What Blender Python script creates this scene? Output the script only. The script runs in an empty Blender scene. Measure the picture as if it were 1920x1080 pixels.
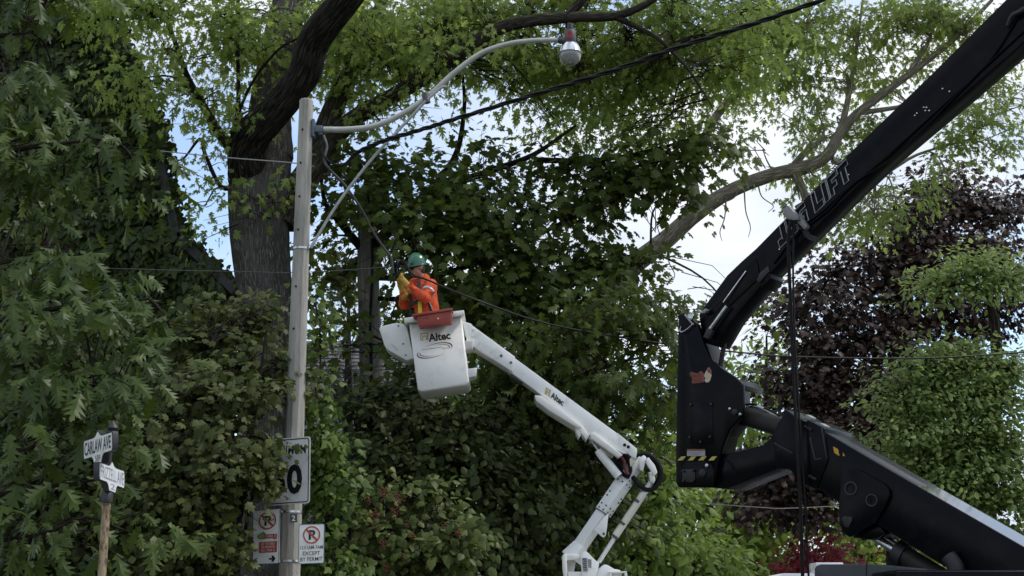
import bpy, bmesh, math, random
import numpy as np
from mathutils import Vector, Matrix, Euler
random.seed(7)
RNG = np.random.default_rng(11)
S = bpy.context.scene
C = S.collection
R = math.radians

# ------------------------------------------------------------------ camera
TILT = R(12.6)
CAMZ = 1.6
cam_d = bpy.data.cameras.new('camera')
cam_d.sensor_width = 36.0
cam_d.lens = 50.0
cam_d.clip_start = 0.1
cam_d.clip_end = 2000
cam = bpy.data.objects.new('camera', cam_d)
C.objects.link(cam)
cam.location = (0, 0, CAMZ)
cam.rotation_euler = (R(90) + TILT, 0, 0)
S.camera = cam

# ------------------------------------------------------------------ sky, sun, exposure
SUN_EL, SUN_AZ = R(52), R(90)          # azimuth measured from -Y (behind camera) towards +X
to_sun = Vector((math.sin(SUN_AZ)*math.cos(SUN_EL), -math.cos(SUN_AZ)*math.cos(SUN_EL), math.sin(SUN_EL)))
w = bpy.data.worlds.new('World')
S.world = w
w.use_nodes = True
nt = w.node_tree
nt.nodes.clear()
N = nt.nodes.new
out = N('ShaderNodeOutputWorld'); bg = N('ShaderNodeBackground')
sky = N('ShaderNodeTexSky'); sky.sky_type = 'NISHITA'; sky.sun_disc = False
sky.sun_elevation = SUN_EL
sky.sun_rotation = math.atan2(to_sun.x, to_sun.y)
sky.air_density = 1.0; sky.dust_density = 0.3; sky.ozone_density = 1.5
tc = N('ShaderNodeTexCoord'); sep = N('ShaderNodeSeparateXYZ')
nt.links.new(tc.outputs['Generated'], sep.inputs[0])
mz = N('ShaderNodeMath'); mz.operation = 'MAXIMUM'; mz.inputs[1].default_value = 0.0
nt.links.new(sep.outputs[2], mz.inputs[0])
az = N('ShaderNodeMath'); az.operation = 'ADD'; az.inputs[1].default_value = 0.22
nt.links.new(mz.outputs[0], az.inputs[0])
dx = N('ShaderNodeMath'); dx.operation = 'DIVIDE'
dy = N('ShaderNodeMath'); dy.operation = 'DIVIDE'
nt.links.new(sep.outputs[0], dx.inputs[0]); nt.links.new(az.outputs[0], dx.inputs[1])
nt.links.new(sep.outputs[1], dy.inputs[0]); nt.links.new(az.outputs[0], dy.inputs[1])
cmb = N('ShaderNodeCombineXYZ')
nt.links.new(dx.outputs[0], cmb.inputs[0]); nt.links.new(dy.outputs[0], cmb.inputs[1])
cmb.inputs[2].default_value = 0.9
cn = N('ShaderNodeTexNoise'); cn.inputs['Scale'].default_value = 0.95
cn.inputs['Detail'].default_value = 7; cn.inputs['Roughness'].default_value = 0.55
cn.inputs['Distortion'].default_value = 0.25
mpg = N('ShaderNodeMapping'); mpg.inputs['Location'].default_value = (3.1, 6.5, 0)
nt.links.new(cmb.outputs[0], mpg.inputs[0])
nt.links.new(mpg.outputs[0], cn.inputs['Vector'])
cr = N('ShaderNodeValToRGB')
cr.color_ramp.elements[0].color = (.14,.14,.14,1); cr.color_ramp.elements[0].position = 0.37; cr.color_ramp.elements[1].position = 0.53
nt.links.new(cn.outputs['Fac'], cr.inputs[0])
# grey-white body of the clouds
cn2 = N('ShaderNodeTexNoise'); cn2.inputs['Scale'].default_value = 2.3; cn2.inputs['Detail'].default_value = 5
nt.links.new(mpg.outputs[0], cn2.inputs['Vector'])
cc = N('ShaderNodeValToRGB')
cc.color_ramp.elements[0].position = 0.3; cc.color_ramp.elements[0].color = (2.9, 3.3, 3.9, 1)
cc.color_ramp.elements[1].position = 0.62; cc.color_ramp.elements[1].color = (4.5, 4.65, 4.9, 1)
nt.links.new(cn2.outputs['Fac'], cc.inputs[0])
mx = N('ShaderNodeMix'); mx.data_type = 'RGBA'
nt.links.new(cr.outputs[0], mx.inputs[0])
nt.links.new(sky.outputs[0], mx.inputs[6]); nt.links.new(cc.outputs[0], mx.inputs[7])
nt.links.new(mx.outputs[2], bg.inputs[0]); bg.inputs[1].default_value = 0.15
nt.links.new(bg.outputs[0], out.inputs[0])

sd = bpy.data.lights.new('sun', 'SUN'); sd.energy = 1.5; sd.angle = R(10); sd.color = (1.0, 0.95, 0.86)
so = bpy.data.objects.new('sun', sd); C.objects.link(so)
so.location = to_sun*60
so.rotation_euler = (-to_sun).to_track_quat('-Z', 'Y').to_euler()
S.view_settings.view_transform = 'Standard'; S.view_settings.look = 'None'
S.view_settings.exposure = 0.68; S.view_settings.gamma = 1.0
S.view_settings.use_curve_mapping = False
S.render.engine = 'CYCLES'
S.cycles.use_denoising = True
S.cycles.max_bounces = 8; S.cycles.diffuse_bounces = 5; S.cycles.glossy_bounces = 3
S.cycles.transmission_bounces = 4; S.cycles.transparent_max_bounces = 4
S.cycles.caustics_reflective = False; S.cycles.caustics_refractive = False

# ------------------------------------------------------------------ photo pixel -> place
FPX = 1920*50/36
FW = Vector((0, math.cos(TILT), math.sin(TILT))); UP = Vector((0, -math.sin(TILT), math.cos(TILT)))
CAMP = Vector((0, 0, CAMZ))
def ray(px, py):
    return Vector(((px-960)/FPX, 0, 0)) + UP*((540-py)/FPX) + FW
def W(px, py, Y):
    d = ray(px, py)
    return CAMP + d*(Y/d.y)
def proj(P):
    """array (n,3) -> pixel x, y, depth"""
    q = P - np.array(CAMP)
    dep = q@np.array(FW)
    return 960+FPX*q[:,0]/dep, 540-FPX*(q@np.array(UP))/dep, dep

# ------------------------------------------------------------------ materials
def nodes(m):
    m.use_nodes = True
    return m.node_tree, m.node_tree.nodes['Principled BSDF']
def pm(name, c1, c2=None, scale=8.0, rough=0.6, metal=0.0, bump=0.0, bscale=None, detail=6, coat=0.0, spec=0.5,
       stretch=(1,1,1), lo=0.35, hi=0.65, rvar=0.0):
    m = bpy.data.materials.new(name)
    t, p = nodes(m)
    p.inputs['Roughness'].default_value = rough; p.inputs['Metallic'].default_value = metal
    p.inputs['Coat Weight'].default_value = coat; p.inputs['Coat Roughness'].default_value = 0.1
    p.inputs['Specular IOR Level'].default_value = spec
    c2 = c2 or tuple(x*0.75 for x in c1)
    tc = t.nodes.new('ShaderNodeTexCoord'); mp = t.nodes.new('ShaderNodeMapping')
    mp.inputs['Scale'].default_value = stretch
    t.links.new(tc.outputs['Object'], mp.inputs[0])
    n = t.nodes.new('ShaderNodeTexNoise'); n.inputs['Scale'].default_value = scale; n.inputs['Detail'].default_value = detail
    n.inputs['Roughness'].default_value = 0.65
    t.links.new(mp.outputs[0], n.inputs['Vector'])
    r = t.nodes.new('ShaderNodeValToRGB')
    r.color_ramp.elements[0].position = lo; r.color_ramp.elements[0].color = (*c2, 1)
    r.color_ramp.elements[1].position = hi; r.color_ramp.elements[1].color = (*c1, 1)
    t.links.new(n.outputs['Fac'], r.inputs[0]); t.links.new(r.outputs[0], p.inputs['Base Color'])
    if rvar:
        mr = t.nodes.new('ShaderNodeMapRange'); mr.inputs[3].default_value = rough-rvar; mr.inputs[4].default_value = rough+rvar
        t.links.new(n.outputs['Fac'], mr.inputs[0]); t.links.new(mr.outputs[0], p.inputs['Roughness'])
    if bump:
        n2 = t.nodes.new('ShaderNodeTexNoise'); n2.inputs['Scale'].default_value = bscale or scale*4; n2.inputs['Detail'].default_value = 5
        t.links.new(mp.outputs[0], n2.inputs['Vector'])
        b = t.nodes.new('ShaderNodeBump'); b.inputs['Strength'].default_value = bump; b.inputs['Distance'].default_value = 0.02
        t.links.new(n2.outputs['Fac'], b.inputs['Height']); t.links.new(b.outputs[0], p.inputs['Normal'])
    return m
def leafmat(name, ca, cb, cback, trans=0.25, rough=0.42, spec=0.35, tcol=None):
    """two-sided leaf: colour varies from leaf to leaf by the 'tint' attribute; pale underside; some light passes through"""
    m = bpy.data.materials.new(name)
    t, p = nodes(m)
    at = t.nodes.new('ShaderNodeAttribute'); at.attribute_name = 'tint'
    r = t.nodes.new('ShaderNodeValToRGB')
    r.color_ramp.elements[0].color = (*ca, 1); r.color_ramp.elements[1].color = (*cb, 1)
    t.links.new(at.outputs['Fac'], r.inputs[0])
    g = t.nodes.new('ShaderNodeNewGeometry')
    mx = t.nodes.new('ShaderNodeMix'); mx.data_type = 'RGBA'
    t.links.new(g.outputs['Backfacing'], mx.inputs[0]); t.links.new(r.outputs[0], mx.inputs[6])
    mx.inputs[7].default_value = (*cback, 1)
    t.links.new(mx.outputs[2], p.inputs['Base Color'])
    p.inputs['Roughness'].default_value = rough; p.inputs['Specular IOR Level'].default_value = spec
    tr = t.nodes.new('ShaderNodeBsdfTranslucent')
    if tcol is None: tcol = (cb[0]*1.5, cb[1]*1.6, cb[2]*0.8)
    tr.inputs[0].default_value = (*tcol, 1)
    ms = t.nodes.new('ShaderNodeMixShader'); ms.inputs[0].default_value = trans
    t.links.new(p.outputs[0], ms.inputs[1]); t.links.new(tr.outputs[0], ms.inputs[2])
    t.links.new(ms.outputs[0], t.nodes['Material Output'].inputs[0])
    return m
def barkmat(name, c1, c2, c3, scale=9, bump=0.9, stretch=.13):
    """furrowed bark running along each limb ('bark' = position around and along it)"""
    m = bpy.data.materials.new(name)
    t, p = nodes(m)
    at = t.nodes.new('ShaderNodeAttribute'); at.attribute_name = 'bark'; mp = t.nodes.new('ShaderNodeMapping'); mp.inputs['Scale'].default_value = (1, 1, stretch)
    t.links.new(at.outputs['Vector'], mp.inputs[0])
    n = t.nodes.new('ShaderNodeTexNoise'); n.inputs['Scale'].default_value = scale; n.inputs['Detail'].default_value = 9; n.inputs['Roughness'].default_value = 0.72
    n.inputs['Distortion'].default_value = 0.9
    t.links.new(mp.outputs[0], n.inputs['Vector'])
    r = t.nodes.new('ShaderNodeValToRGB')
    r.color_ramp.elements[0].position = 0.40; r.color_ramp.elements[0].color = (*c2, 1)
    r.color_ramp.elements[1].position = 0.60; r.color_ramp.elements[1].color = (*c1, 1)
    vo = t.nodes.new('ShaderNodeTexVoronoi'); vo.feature = 'DISTANCE_TO_EDGE'; vo.inputs['Scale'].default_value = scale*.9
    va = t.nodes.new('ShaderNodeVectorMath'); va.operation = 'MULTIPLY_ADD'; va.inputs[1].default_value = (.10, .10, .10)
    t.links.new(n.outputs['Color'], va.inputs[0]); t.links.new(mp.outputs[0], va.inputs[2]); t.links.new(va.outputs[0], vo.inputs['Vector'])
    mr_ = t.nodes.new('ShaderNodeMapRange'); mr_.inputs[2].default_value = .30
    t.links.new(vo.outputs['Distance'], mr_.inputs[0])
    hm = t.nodes.new('ShaderNodeMix'); hm.data_type = 'FLOAT'; hm.inputs[0].default_value = .45
    t.links.new(n.outputs['Fac'], hm.inputs[2]); t.links.new(mr_.outputs[0], hm.inputs[3])
    t.links.new(hm.outputs[0], r.inputs[0])
    n3 = t.nodes.new('ShaderNodeTexNoise'); n3.inputs['Scale'].default_value = 2.2; n3.inputs['Detail'].default_value = 6
    t.links.new(at.outputs['Vector'], n3.inputs['Vector'])
    r3 = t.nodes.new('ShaderNodeValToRGB'); r3.color_ramp.elements[0].position = 0.5; r3.color_ramp.elements[1].position = 0.72
    t.links.new(n3.outputs['Fac'], r3.inputs[0])
    mx = t.nodes.new('ShaderNodeMix'); mx.data_type = 'RGBA'; mx.inputs[7].default_value = (*c3, 1)
    t.links.new(r3.outputs[0], mx.inputs[0]); t.links.new(r.outputs[0], mx.inputs[6])
    t.links.new(mx.outputs[2], p.inputs['Base Color'])
    p.inputs['Roughness'].default_value = 0.9; p.inputs['Specular IOR Level'].default_value = 0.2
    b = t.nodes.new('ShaderNodeBump'); b.inputs['Strength'].default_value = min(1, bump); b.inputs['Distance'].default_value = 0.06*bump
    t.links.new(hm.outputs[0], b.inputs['Height']); t.links.new(b.outputs[0], p.inputs['Normal'])
    return m

M = {}
M['asphalt'] = pm('asphalt', (.055,.055,.056), (.035,.035,.036), 30, .9, bump=.4)
M['grass_ground'] = pm('grass_ground', (.05,.08,.02), (.03,.045,.015), 6, .95, bump=.5)
M['walk'] = pm('sidewalk', (.36,.35,.33), (.26,.25,.24), 5, .9, bump=.3)
M['concrete'] = pm('pole_concrete', (.37,.352,.31), (.20,.19,.168), 9, .85, bump=.4, bscale=70, stretch=(1,1,.12), lo=.32, hi=.58, detail=10)
M['galv'] = pm('galvanised_steel', (.42,.43,.42), (.30,.31,.31), 14, .55, metal=.35, bump=.05)
M['armgrey'] = pm('painted_arm', (.47,.47,.43), (.36,.36,.33), 9, .5, metal=.2)
M['bracket'] = pm('blue_grey_bracket', (.13,.16,.19), (.08,.10,.13), 20, .6, metal=.4)
M['darkgrey'] = pm('dark_grey_metal', (.10,.10,.10), (.06,.06,.06), 20, .55, metal=.3)
M['hole'] = pm('hole_dark', (.008,.008,.008), None, 10, .9)
M['chrome'] = pm('ribbed_glass', (.85,.87,.88), (.55,.58,.60), 25, .12, metal=.85, stretch=(1,1,.1))
M['globe'] = pm('lamp_globe', (.32,.33,.31), (.22,.23,.22), 6, .12, coat=.6)
M['red_label'] = pm('red_label', (.30,.02,.03), (.22,.015,.02), 30, .5)
M['white_paint'] = pm('white_paint', (.78,.785,.77), (.58,.57,.53), 5, .36, coat=.2, rvar=.1, lo=.27, hi=.47, detail=10)
M['white_side'] = pm('white_fibreglass', (.75,.745,.71), (.60,.585,.54), 4, .42, coat=.1, rvar=.08, lo=.27, hi=.48, bump=.04, bscale=14, detail=10)
M['cream'] = pm('cream_paint', (.70,.68,.58), (.60,.57,.48), 5, .4)
M['rubber'] = pm('black_rubber', (.009,.009,.010), None, 20, .6, spec=.15)
M['red_plastic'] = pm('red_plastic', (.36,.06,.04), (.27,.045,.03), 9, .5, bump=.05)
M['red_hose'] = pm('red_hose', (.13,.015,.02), None, 9, .5)
M['black_paint'] = pm('black_paint', (.0030,.0033,.0045), (.007,.007,.008), 6, .24, spec=.09, rvar=.10, lo=.33, hi=.50, detail=10)
M['black_gloss'] = pm('black_gloss', (.006,.006,.008), None, 5, .05, spec=.5)
M['black_matt'] = pm('black_matt', (.012,.012,.014), (.007,.007,.008), 8, .6)
M['charcoal'] = pm('charcoal_hood', (.04,.044,.05), (.03,.033,.037), 5, .42, spec=.25)
M['steel'] = pm('bright_steel', (.55,.57,.58), (.35,.36,.37), 18, .25, metal=.9)
M['barrel'] = pm('cylinder_barrel', (.030,.030,.028), (.02,.02,.019), 12, .5, spec=.2)
M['letter_white'] = pm('letter_white', (.30,.31,.31), (.22,.23,.23), 30, .6)
M['letter_black'] = pm('letter_black', (.008,.008,.01), None, 30, .6)
M['letter_grey'] = pm('letter_grey', (.28,.28,.28), None, 30, .6)
M['letter_dkred'] = pm('letter_dark_red', (.10,.03,.03), None, 30, .6)
M['letter_blue'] = pm('letter_blue_black', (.012,.014,.04), None, 30, .6)
M['gold'] = pm('gold_print', (.50,.40,.16), (.44,.34,.12), 30, .5)
M['yellow'] = pm('yellow_print', (.45,.36,.06), (.34,.28,.05), 25, .6)
M['amber'] = pm('amber_print', (.60,.30,.03), None, 25, .6)
M['sticker_red'] = pm('sticker_red', (.24,.06,.035), (.13,.03,.02), 60, .6)
M['sticker_cream'] = pm('sticker_cream', (.52,.45,.34), (.40,.31,.22), 60, .6)
M['sign_white'] = pm('sign_white', (.80,.80,.77), (.60,.59,.54), 9, .42, lo=.28, hi=.5, detail=9)
M['sign_back'] = pm('sign_back', (.22,.22,.22), (.16,.16,.16), 12, .55, metal=.4)
M['sign_red'] = pm('sign_red', (.42,.07,.04), (.34,.055,.03), 18, .5)
M['sign_blue'] = pm('sign_edge_blue', (.10,.16,.26), None, 18, .5)
M['name_white'] = pm('name_plate_white', (.74,.76,.80), (.64,.66,.70), 6, .35)
M['cast_dark'] = pm('cast_dark', (.045,.045,.05), (.03,.03,.034), 25, .5, metal=.3)
M['rust_post'] = pm('rusty_post', (.33,.26,.16), (.10,.055,.03), 28, .8, bump=.35, stretch=(1,1,.35), lo=.4, hi=.56)
M['cable'] = pm('black_cable', (.009,.009,.010), (.014,.014,.014), 20, .5, spec=.15)
M['cable_grey'] = pm('grey_cable', (.10,.11,.11), (.06,.06,.06), 20, .6)
M['wire_light'] = pm('light_wire', (.28,.28,.27), None, 20, .6)
M['brick'] = pm('brown_brick', (.085,.05,.04), (.05,.03,.026), 14, .9, bump=.4)
M['mortar'] = pm('dark_wall', (.06,.05,.045), (.03,.027,.024), 9, .95, bump=.4)
M['roof'] = pm('dark_shingle', (.05,.05,.052), (.03,.03,.031), 14, .9, bump=.4)
M['siding'] = pm('pale_siding', (.55,.54,.52), (.46,.45,.43), 5, .7)
M['shingle_grey'] = pm('grey_shingle', (.11,.11,.112), (.06,.06,.062), 9, .85, bump=.3)
M['glass'] = pm('window_glass', (.02,.025,.03), None, 5, .08)
M['van_white'] = pm('van_white', (.78,.79,.79), (.72,.73,.73), 3, .25, coat=.5)
M['skin'] = pm('skin', (.42,.22,.17), (.34,.17,.13), 12, .55)
M['hair'] = pm('hair', (.03,.02,.015), None, 40, .6)
M['orange'] = pm('orange_cloth', (.62,.080,.018), (.34,.038,.010), 16, .85, bump=1.0, bscale=11, lo=.3, hi=.6)
M['glove'] = pm('yellow_glove', (.46,.30,.05), (.33,.20,.035), 30, .85, bump=.3)
M['reflect'] = pm('reflective_band', (.50,.50,.50), (.40,.40,.40), 30, .45)
M['lime'] = pm('lime_band', (.60,.55,.03), None, 30, .6)
M['helmet'] = pm('green_helmet', (.012,.12,.065), (.01,.10,.055), 6, .3, coat=.5)
M['harness'] = pm('harness_black', (.014,.013,.013), None, 30, .8)
M['dark_lens'] = pm('dark_lens', (.01,.01,.01), None, 30, .15)
M['trouser'] = pm('orange_trouser', (.62,.085,.018), (.5,.06,.015), 22, .85, bump=.3)

M['bark_dark'] = barkmat('maple_bark', (.25,.23,.21), (.085,.077,.069), (.185,.173,.156), 30, 1.0, .15)
M['bark_limb'] = barkmat('dark_limb_bark', (.085,.069,.057), (.009,.007,.006), (.05,.043,.034), 22, 1.6, .14)
M['bark_grey'] = barkmat('grey_bark', (.30,.285,.255), (.19,.18,.16), (.24,.23,.205), 12, .3)
M['bark_mid'] = barkmat('limb_bark', (.17,.15,.118), (.045,.038,.030), (.115,.105,.08), 26, 1.2)
M['bark_light'] = barkmat('light_maple_bark', (.46,.40,.315), (.20,.17,.13), (.34,.31,.225), 26, .9)
M['bark_brown'] = barkmat('brown_bark', (.085,.070,.054), (.022,.018,.014), (.055,.053,.038), 20, 1.2)

M['lf_silver'] = leafmat('silver_maple_leaf', (0.0969,0.1443,0.0347), (0.2053,0.2667,0.0713), (0.2110,0.2692,0.1012), .48, .55, .15, tcol=(0.4334,0.5507,0.1157))
M['lf_silver_r'] = leafmat('bright_maple_leaf', (0.1018,0.1442,0.0375), (0.2035,0.2565,0.0750), (0.2035,0.2620,0.1071), .48, .55, .15, tcol=(0.4274,0.5350,0.1250))
M['lf_oak'] = leafmat('oak_leaf', (0.0285,0.0538,0.0098), (0.0689,0.1005,0.0187), (0.0750,0.0957,0.0294), .20, .45, .28)
M['lf_norway'] = leafmat('norway_maple_leaf', (0.0230,0.0432,0.0071), (0.0622,0.0907,0.0142), (0.0650,0.0886,0.0195), .28, .5, .2, tcol=(0.1694,0.2160,0.0266))
M['lf_hedge'] = leafmat('hedge_leaf', (0.0331,0.0517,0.0118), (0.0828,0.0990,0.0235), (0.0828,0.0935,0.0306), .17, .5, .22)
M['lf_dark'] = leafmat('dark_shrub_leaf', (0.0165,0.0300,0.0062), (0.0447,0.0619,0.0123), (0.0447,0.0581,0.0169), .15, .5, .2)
M['lf_vine'] = leafmat('vine_leaf', (0.0403,0.0760,0.0120), (0.1098,0.1600,0.0280), (0.0952,0.1300,0.0350), .24, .5, .25)
M['lf_ivy'] = leafmat('ivy_leaf', (0.0138,0.0286,0.0054), (0.0496,0.0704,0.0126), (0.0496,0.0660,0.0162), .12, .5, .25)
M['lf_dog'] = leafmat('shrub_leaf', (0.0358,0.0616,0.0117), (0.0993,0.1232,0.0271), (0.1173,0.1265,0.0451), .17, .5, .25)
M['lf_purple'] = leafmat('purple_maple_leaf', (0.0210,0.0138,0.0121), (0.0735,0.0461,0.0363), (0.0604,0.0431,0.0350), .12, .5, .25, tcol=(0.0919,0.0384,0.0269))
M['lf_green'] = leafmat('katsura_leaf', (0.0847,0.1354,0.0404), (0.1875,0.2435,0.0832), (0.1693,0.2257,0.1010), .40, .5, .2, tcol=(0.3871,0.4871,0.1307))
M['lf_far'] = leafmat('far_tree_leaf', (.115,.170,.036), (.24,.31,.080), (.20,.27,.10), .45, .55, .15, tcol=(.44,.54,.12))
M['lf_far2'] = leafmat('far_shrub_leaf', (0.0943,0.1553,0.0336), (0.2030,0.2700,0.0660), (0.1885,0.2430,0.0840), .32, .5, .2)
M['lf_red'] = leafmat('red_maple_leaf', (.16,.018,.030), (.34,.045,.065), (.24,.05,.06), .3, tcol=(.42,.04,.07))
M['lf_spruce'] = leafmat('spruce_needle', (.020,.035,.024), (.045,.065,.045), (.03,.045,.03), .05)
M['berry'] = pm('red_berry', (.15,.030,.015), (.10,.018,.010), 30, .5)

# ------------------------------------------------------------------ objects
def tag(o, label, cat, group=None):
    o['label'] = label; o['category'] = cat
    if group: o['group'] = group
    return o
def link(o, parent=None):
    C.objects.link(o)
    if parent is not None:
        o.parent = parent
        if parent.type == 'EMPTY':
            o.matrix_parent_inverse = Matrix.Translation(-parent.location)
    return o
def thing(name, label, cat, loc, group=None):
    o = bpy.data.objects.new(name, None)
    o.empty_display_size = 0.2
    o.location = loc
    C.objects.link(o)
    return tag(o, label, cat, group)
def smooth(me, ang=35):
    me.polygons.foreach_set('use_smooth', [True]*len(me.polygons))
    me.set_sharp_from_angle(angle=R(ang))

class MB:
    """collects shapes and builds ONE mesh object"""
    def __init__(s): s.v = []; s.f = []; s.k = None
    def add(s, vs, fs):
        b = len(s.v); s.v += [tuple(x) for x in vs]; s.f += [tuple(i+b for i in f) for f in fs]
        return s
    def box(s, c, size, rot=None):
        hx, hy, hz = size[0]/2, size[1]/2, size[2]/2
        vs = [Vector((x,y,z)) for x in (-hx,hx) for y in (-hy,hy) for z in (-hz,hz)]
        if rot is not None: vs = [rot@x for x in vs]
        c = Vector(c)
        return s.add([x+c for x in vs], [(0,1,3,2),(4,6,7,5),(0,4,5,1),(2,3,7,6),(0,2,6,4),(1,5,7,3)])
    def hull8(s, a, b):
        """two matching loops of points joined into a solid"""
        n = len(a)
        fs = [tuple(range(n))[::-1], tuple(range(n, 2*n))]
        fs += [(i, (i+1) % n, n+(i+1) % n, n+i) for i in range(n)]
        return s.add(list(a)+list(b), fs)
    def prism(s, pts, ext):
        pts = [Vector(p) for p in pts]; ext = Vector(ext)
        return s.hull8(pts, [p+ext for p in pts])
    def beam(s, A, B, wd, ht, side, wd2=None, ht2=None):
        """rectangular bar from A to B; side = direction of its width"""
        A = Vector(A); B = Vector(B); a = (B-A).normalized(); side = Vector(side)
        side = (side-a*side.dot(a)).normalized(); n = a.cross(side)
        wd2 = wd2 or wd; ht2 = ht2 or ht
        def ring(P, w_, h_): return [P+side*(w_/2)*i+n*(h_/2)*j for i, j in ((-1,-1),(1,-1),(1,1),(-1,1))]
        return s.hull8(ring(A, wd, ht), ring(B, wd2, ht2))
    def tube(s, pts, rad, sides=12, cap=True, ridge=0.0, seed=0, freq=7):
        pts = [Vector(p) for p in pts]; n = len(pts)
        if not hasattr(rad, '__len__'): rad = [rad]*n
        rr = random.Random(seed)
        ph = [rr.uniform(0, 6.28) for _ in range(6)]
        vs = []; kk = []; run = rr.uniform(0, 50)
        t0 = (pts[1]-pts[0]).normalized()
        u = t0.orthogonal().normalized()
        for i, p in enumerate(pts):
            t = (pts[min(i+1, n-1)]-pts[max(i-1, 0)]).normalized()
            u = (u-t*u.dot(t)).normalized(); v_ = t.cross(u)
            if i: run += (pts[i]-pts[i-1]).length
            for k in range(sides):
                kk.append((math.cos(2*math.pi*k/sides)*max(rad[0],.05), math.sin(2*math.pi*k/sides)*max(rad[0],.05), run))
                a = 2*math.pi*k/sides; r = rad[i]
                if ridge:
                    z = i*0.55
                    r *= 1+ridge*(math.sin(freq*a+ph[0]+0.5*math.sin(z*.7+ph[1]))*.6+.5*math.sin((freq*2+1)*a+ph[2]+z*.35)
                                  +.6*math.sin(2*a+ph[3]+z*.3)+rr.uniform(-.5,.5))
                vs.append(p+(u*math.cos(a)+v_*math.sin(a))*r)
        fs = [(i*sides+k, i*sides+(k+1) % sides, (i+1)*sides+(k+1) % sides, (i+1)*sides+k) for i in range(n-1) for k in range(sides)]
        if cap: fs += [tuple(range(sides))[::-1], tuple((n-1)*sides+k for k in range(sides))]
        s.k = (s.k or [])+kk
        return s.add(vs, fs)
    def lathe(s, base, axis, prof, sides=20):
        axis = Vector(axis).normalized(); u = axis.orthogonal().normalized(); v_ = axis.cross(u); base = Vector(base)
        vs = [base+axis*h+(u*math.cos(2*math.pi*k/sides)+v_*math.sin(2*math.pi*k/sides))*max(r, 1e-4) for r, h in prof for k in range(sides)]
        n = len(prof)
        fs = [(i*sides+k, i*sides+(k+1) % sides, (i+1)*sides+(k+1) % sides, (i+1)*sides+k) for i in range(n-1) for k in range(sides)]
        fs += [tuple(range(sides))[::-1], tuple((n-1)*sides+k for k in range(sides))]
        return s.add(vs, fs)
    def mesh(s, name):
        me = bpy.data.meshes.new(name); me.from_pydata(s.v, [], s.f); me.update()
        return me
    def build(s, name, mat, parent=None, bevel=0.0, sm=True, seg=2):
        me = s.mesh(name)
        bm = bmesh.new(); bm.from_mesh(me)
        bmesh.ops.recalc_face_normals(bm, faces=bm.faces)
        if bevel:
            es = [e for e in bm.edges if len(e.link_faces) == 2 and e.calc_face_angle(0) > 0.45]
            bmesh.ops.bevel(bm, geom=es, offset=bevel, segments=seg, affect='EDGES', profile=.5, clamp_overlap=True)
        bm.to_mesh(me); bm.free()
        if sm: smooth(me)
        me.materials.append(M[mat])
        if s.k and 'bark' in mat and len(s.k) == len(me.vertices):
            at = me.attributes.new('bark', 'FLOAT_VECTOR', 'POINT'); at.data.foreach_set('vector', np.array(s.k, np.float32).ravel())
        return link(bpy.data.objects.new(name, me), parent)
def part(name, mb, mat, parent, bevel=0.0, label=None, sm=True, seg=2):
    o = mb.build(name, mat, parent, bevel, sm, seg)
    if label: o['label'] = label
    return o
def catmull(pts, per=6):
    P = [Vector(p) for p in pts]
    P = [P[0]*2-P[1]]+P+[P[-1]*2-P[-2]]
    o = []
    for i in range(1, len(P)-2):
        a, b, c, d = P[i-1], P[i], P[i+1], P[i+2]
        for k in range(per):
            t = k/per
            o.append(.5*((2*b)+(c-a)*t+(2*a-5*b+4*c-d)*t*t+(3*b-a-3*c+d)*t**3))
    o.append(P[-2])
    return o
def interp(vals, n):
    x = np.linspace(0, len(vals)-1, n)
    return list(np.interp(x, range(len(vals)), vals))

class Quad:
    """a flat patch given by its four corners; points are addressed in its own units from the top left"""
    def __init__(s, tl, tr, br, bl, w_, h_):
        s.c = [Vector(x) for x in (tl, tr, br, bl)]; s.w = w_; s.h = h_
        n = (s.c[1]-s.c[0]).cross(s.c[3]-s.c[0]).normalized()
        if n.dot(CAMP-s.c[0]) < 0: n = -n
        s.n = n
    def pt(s, x, y, off=0.0):
        u = x/s.w; v = y/s.h; a, b, c, d = s.c
        return a*(1-u)*(1-v)+b*u*(1-v)+c*u*v+d*(1-u)*v+s.n*off
    def poly(s, mb, pts, off, th=0.0012):
        f = [s.pt(x, y, off) for x, y in pts]; b = [s.pt(x, y, off-th) for x, y in pts]
        mb.hull8(f, b); return mb
    def ring(s, mb, cx, cy, r1, r2, off, n=28, a0=0, a1=360, ry=None, th=.0012):
        k = ry or 1.0
        A = [R(a0+(a1-a0)*i/n) for i in range(n+1)]
        for i in range(n):
            q = [(cx+r*math.cos(a), cy+r*k*math.sin(a)) for r, a in ((r1, A[i]), (r2, A[i]), (r2, A[i+1]), (r1, A[i+1]))]
            s.poly(mb, q, off, th)
        return mb
def rrect(x0, y0, x1, y1, r, n=4):
    o = []
    for cx, cy, a0 in ((x1-r, y0+r, -90), (x1-r, y1-r, 0), (x0+r, y1-r, 90), (x0+r, y0+r, 180)):
        for i in range(n+1):
            a = R(a0+90*i/n); o.append((cx+r*math.cos(a), cy+r*math.sin(a)))
    return o
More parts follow.
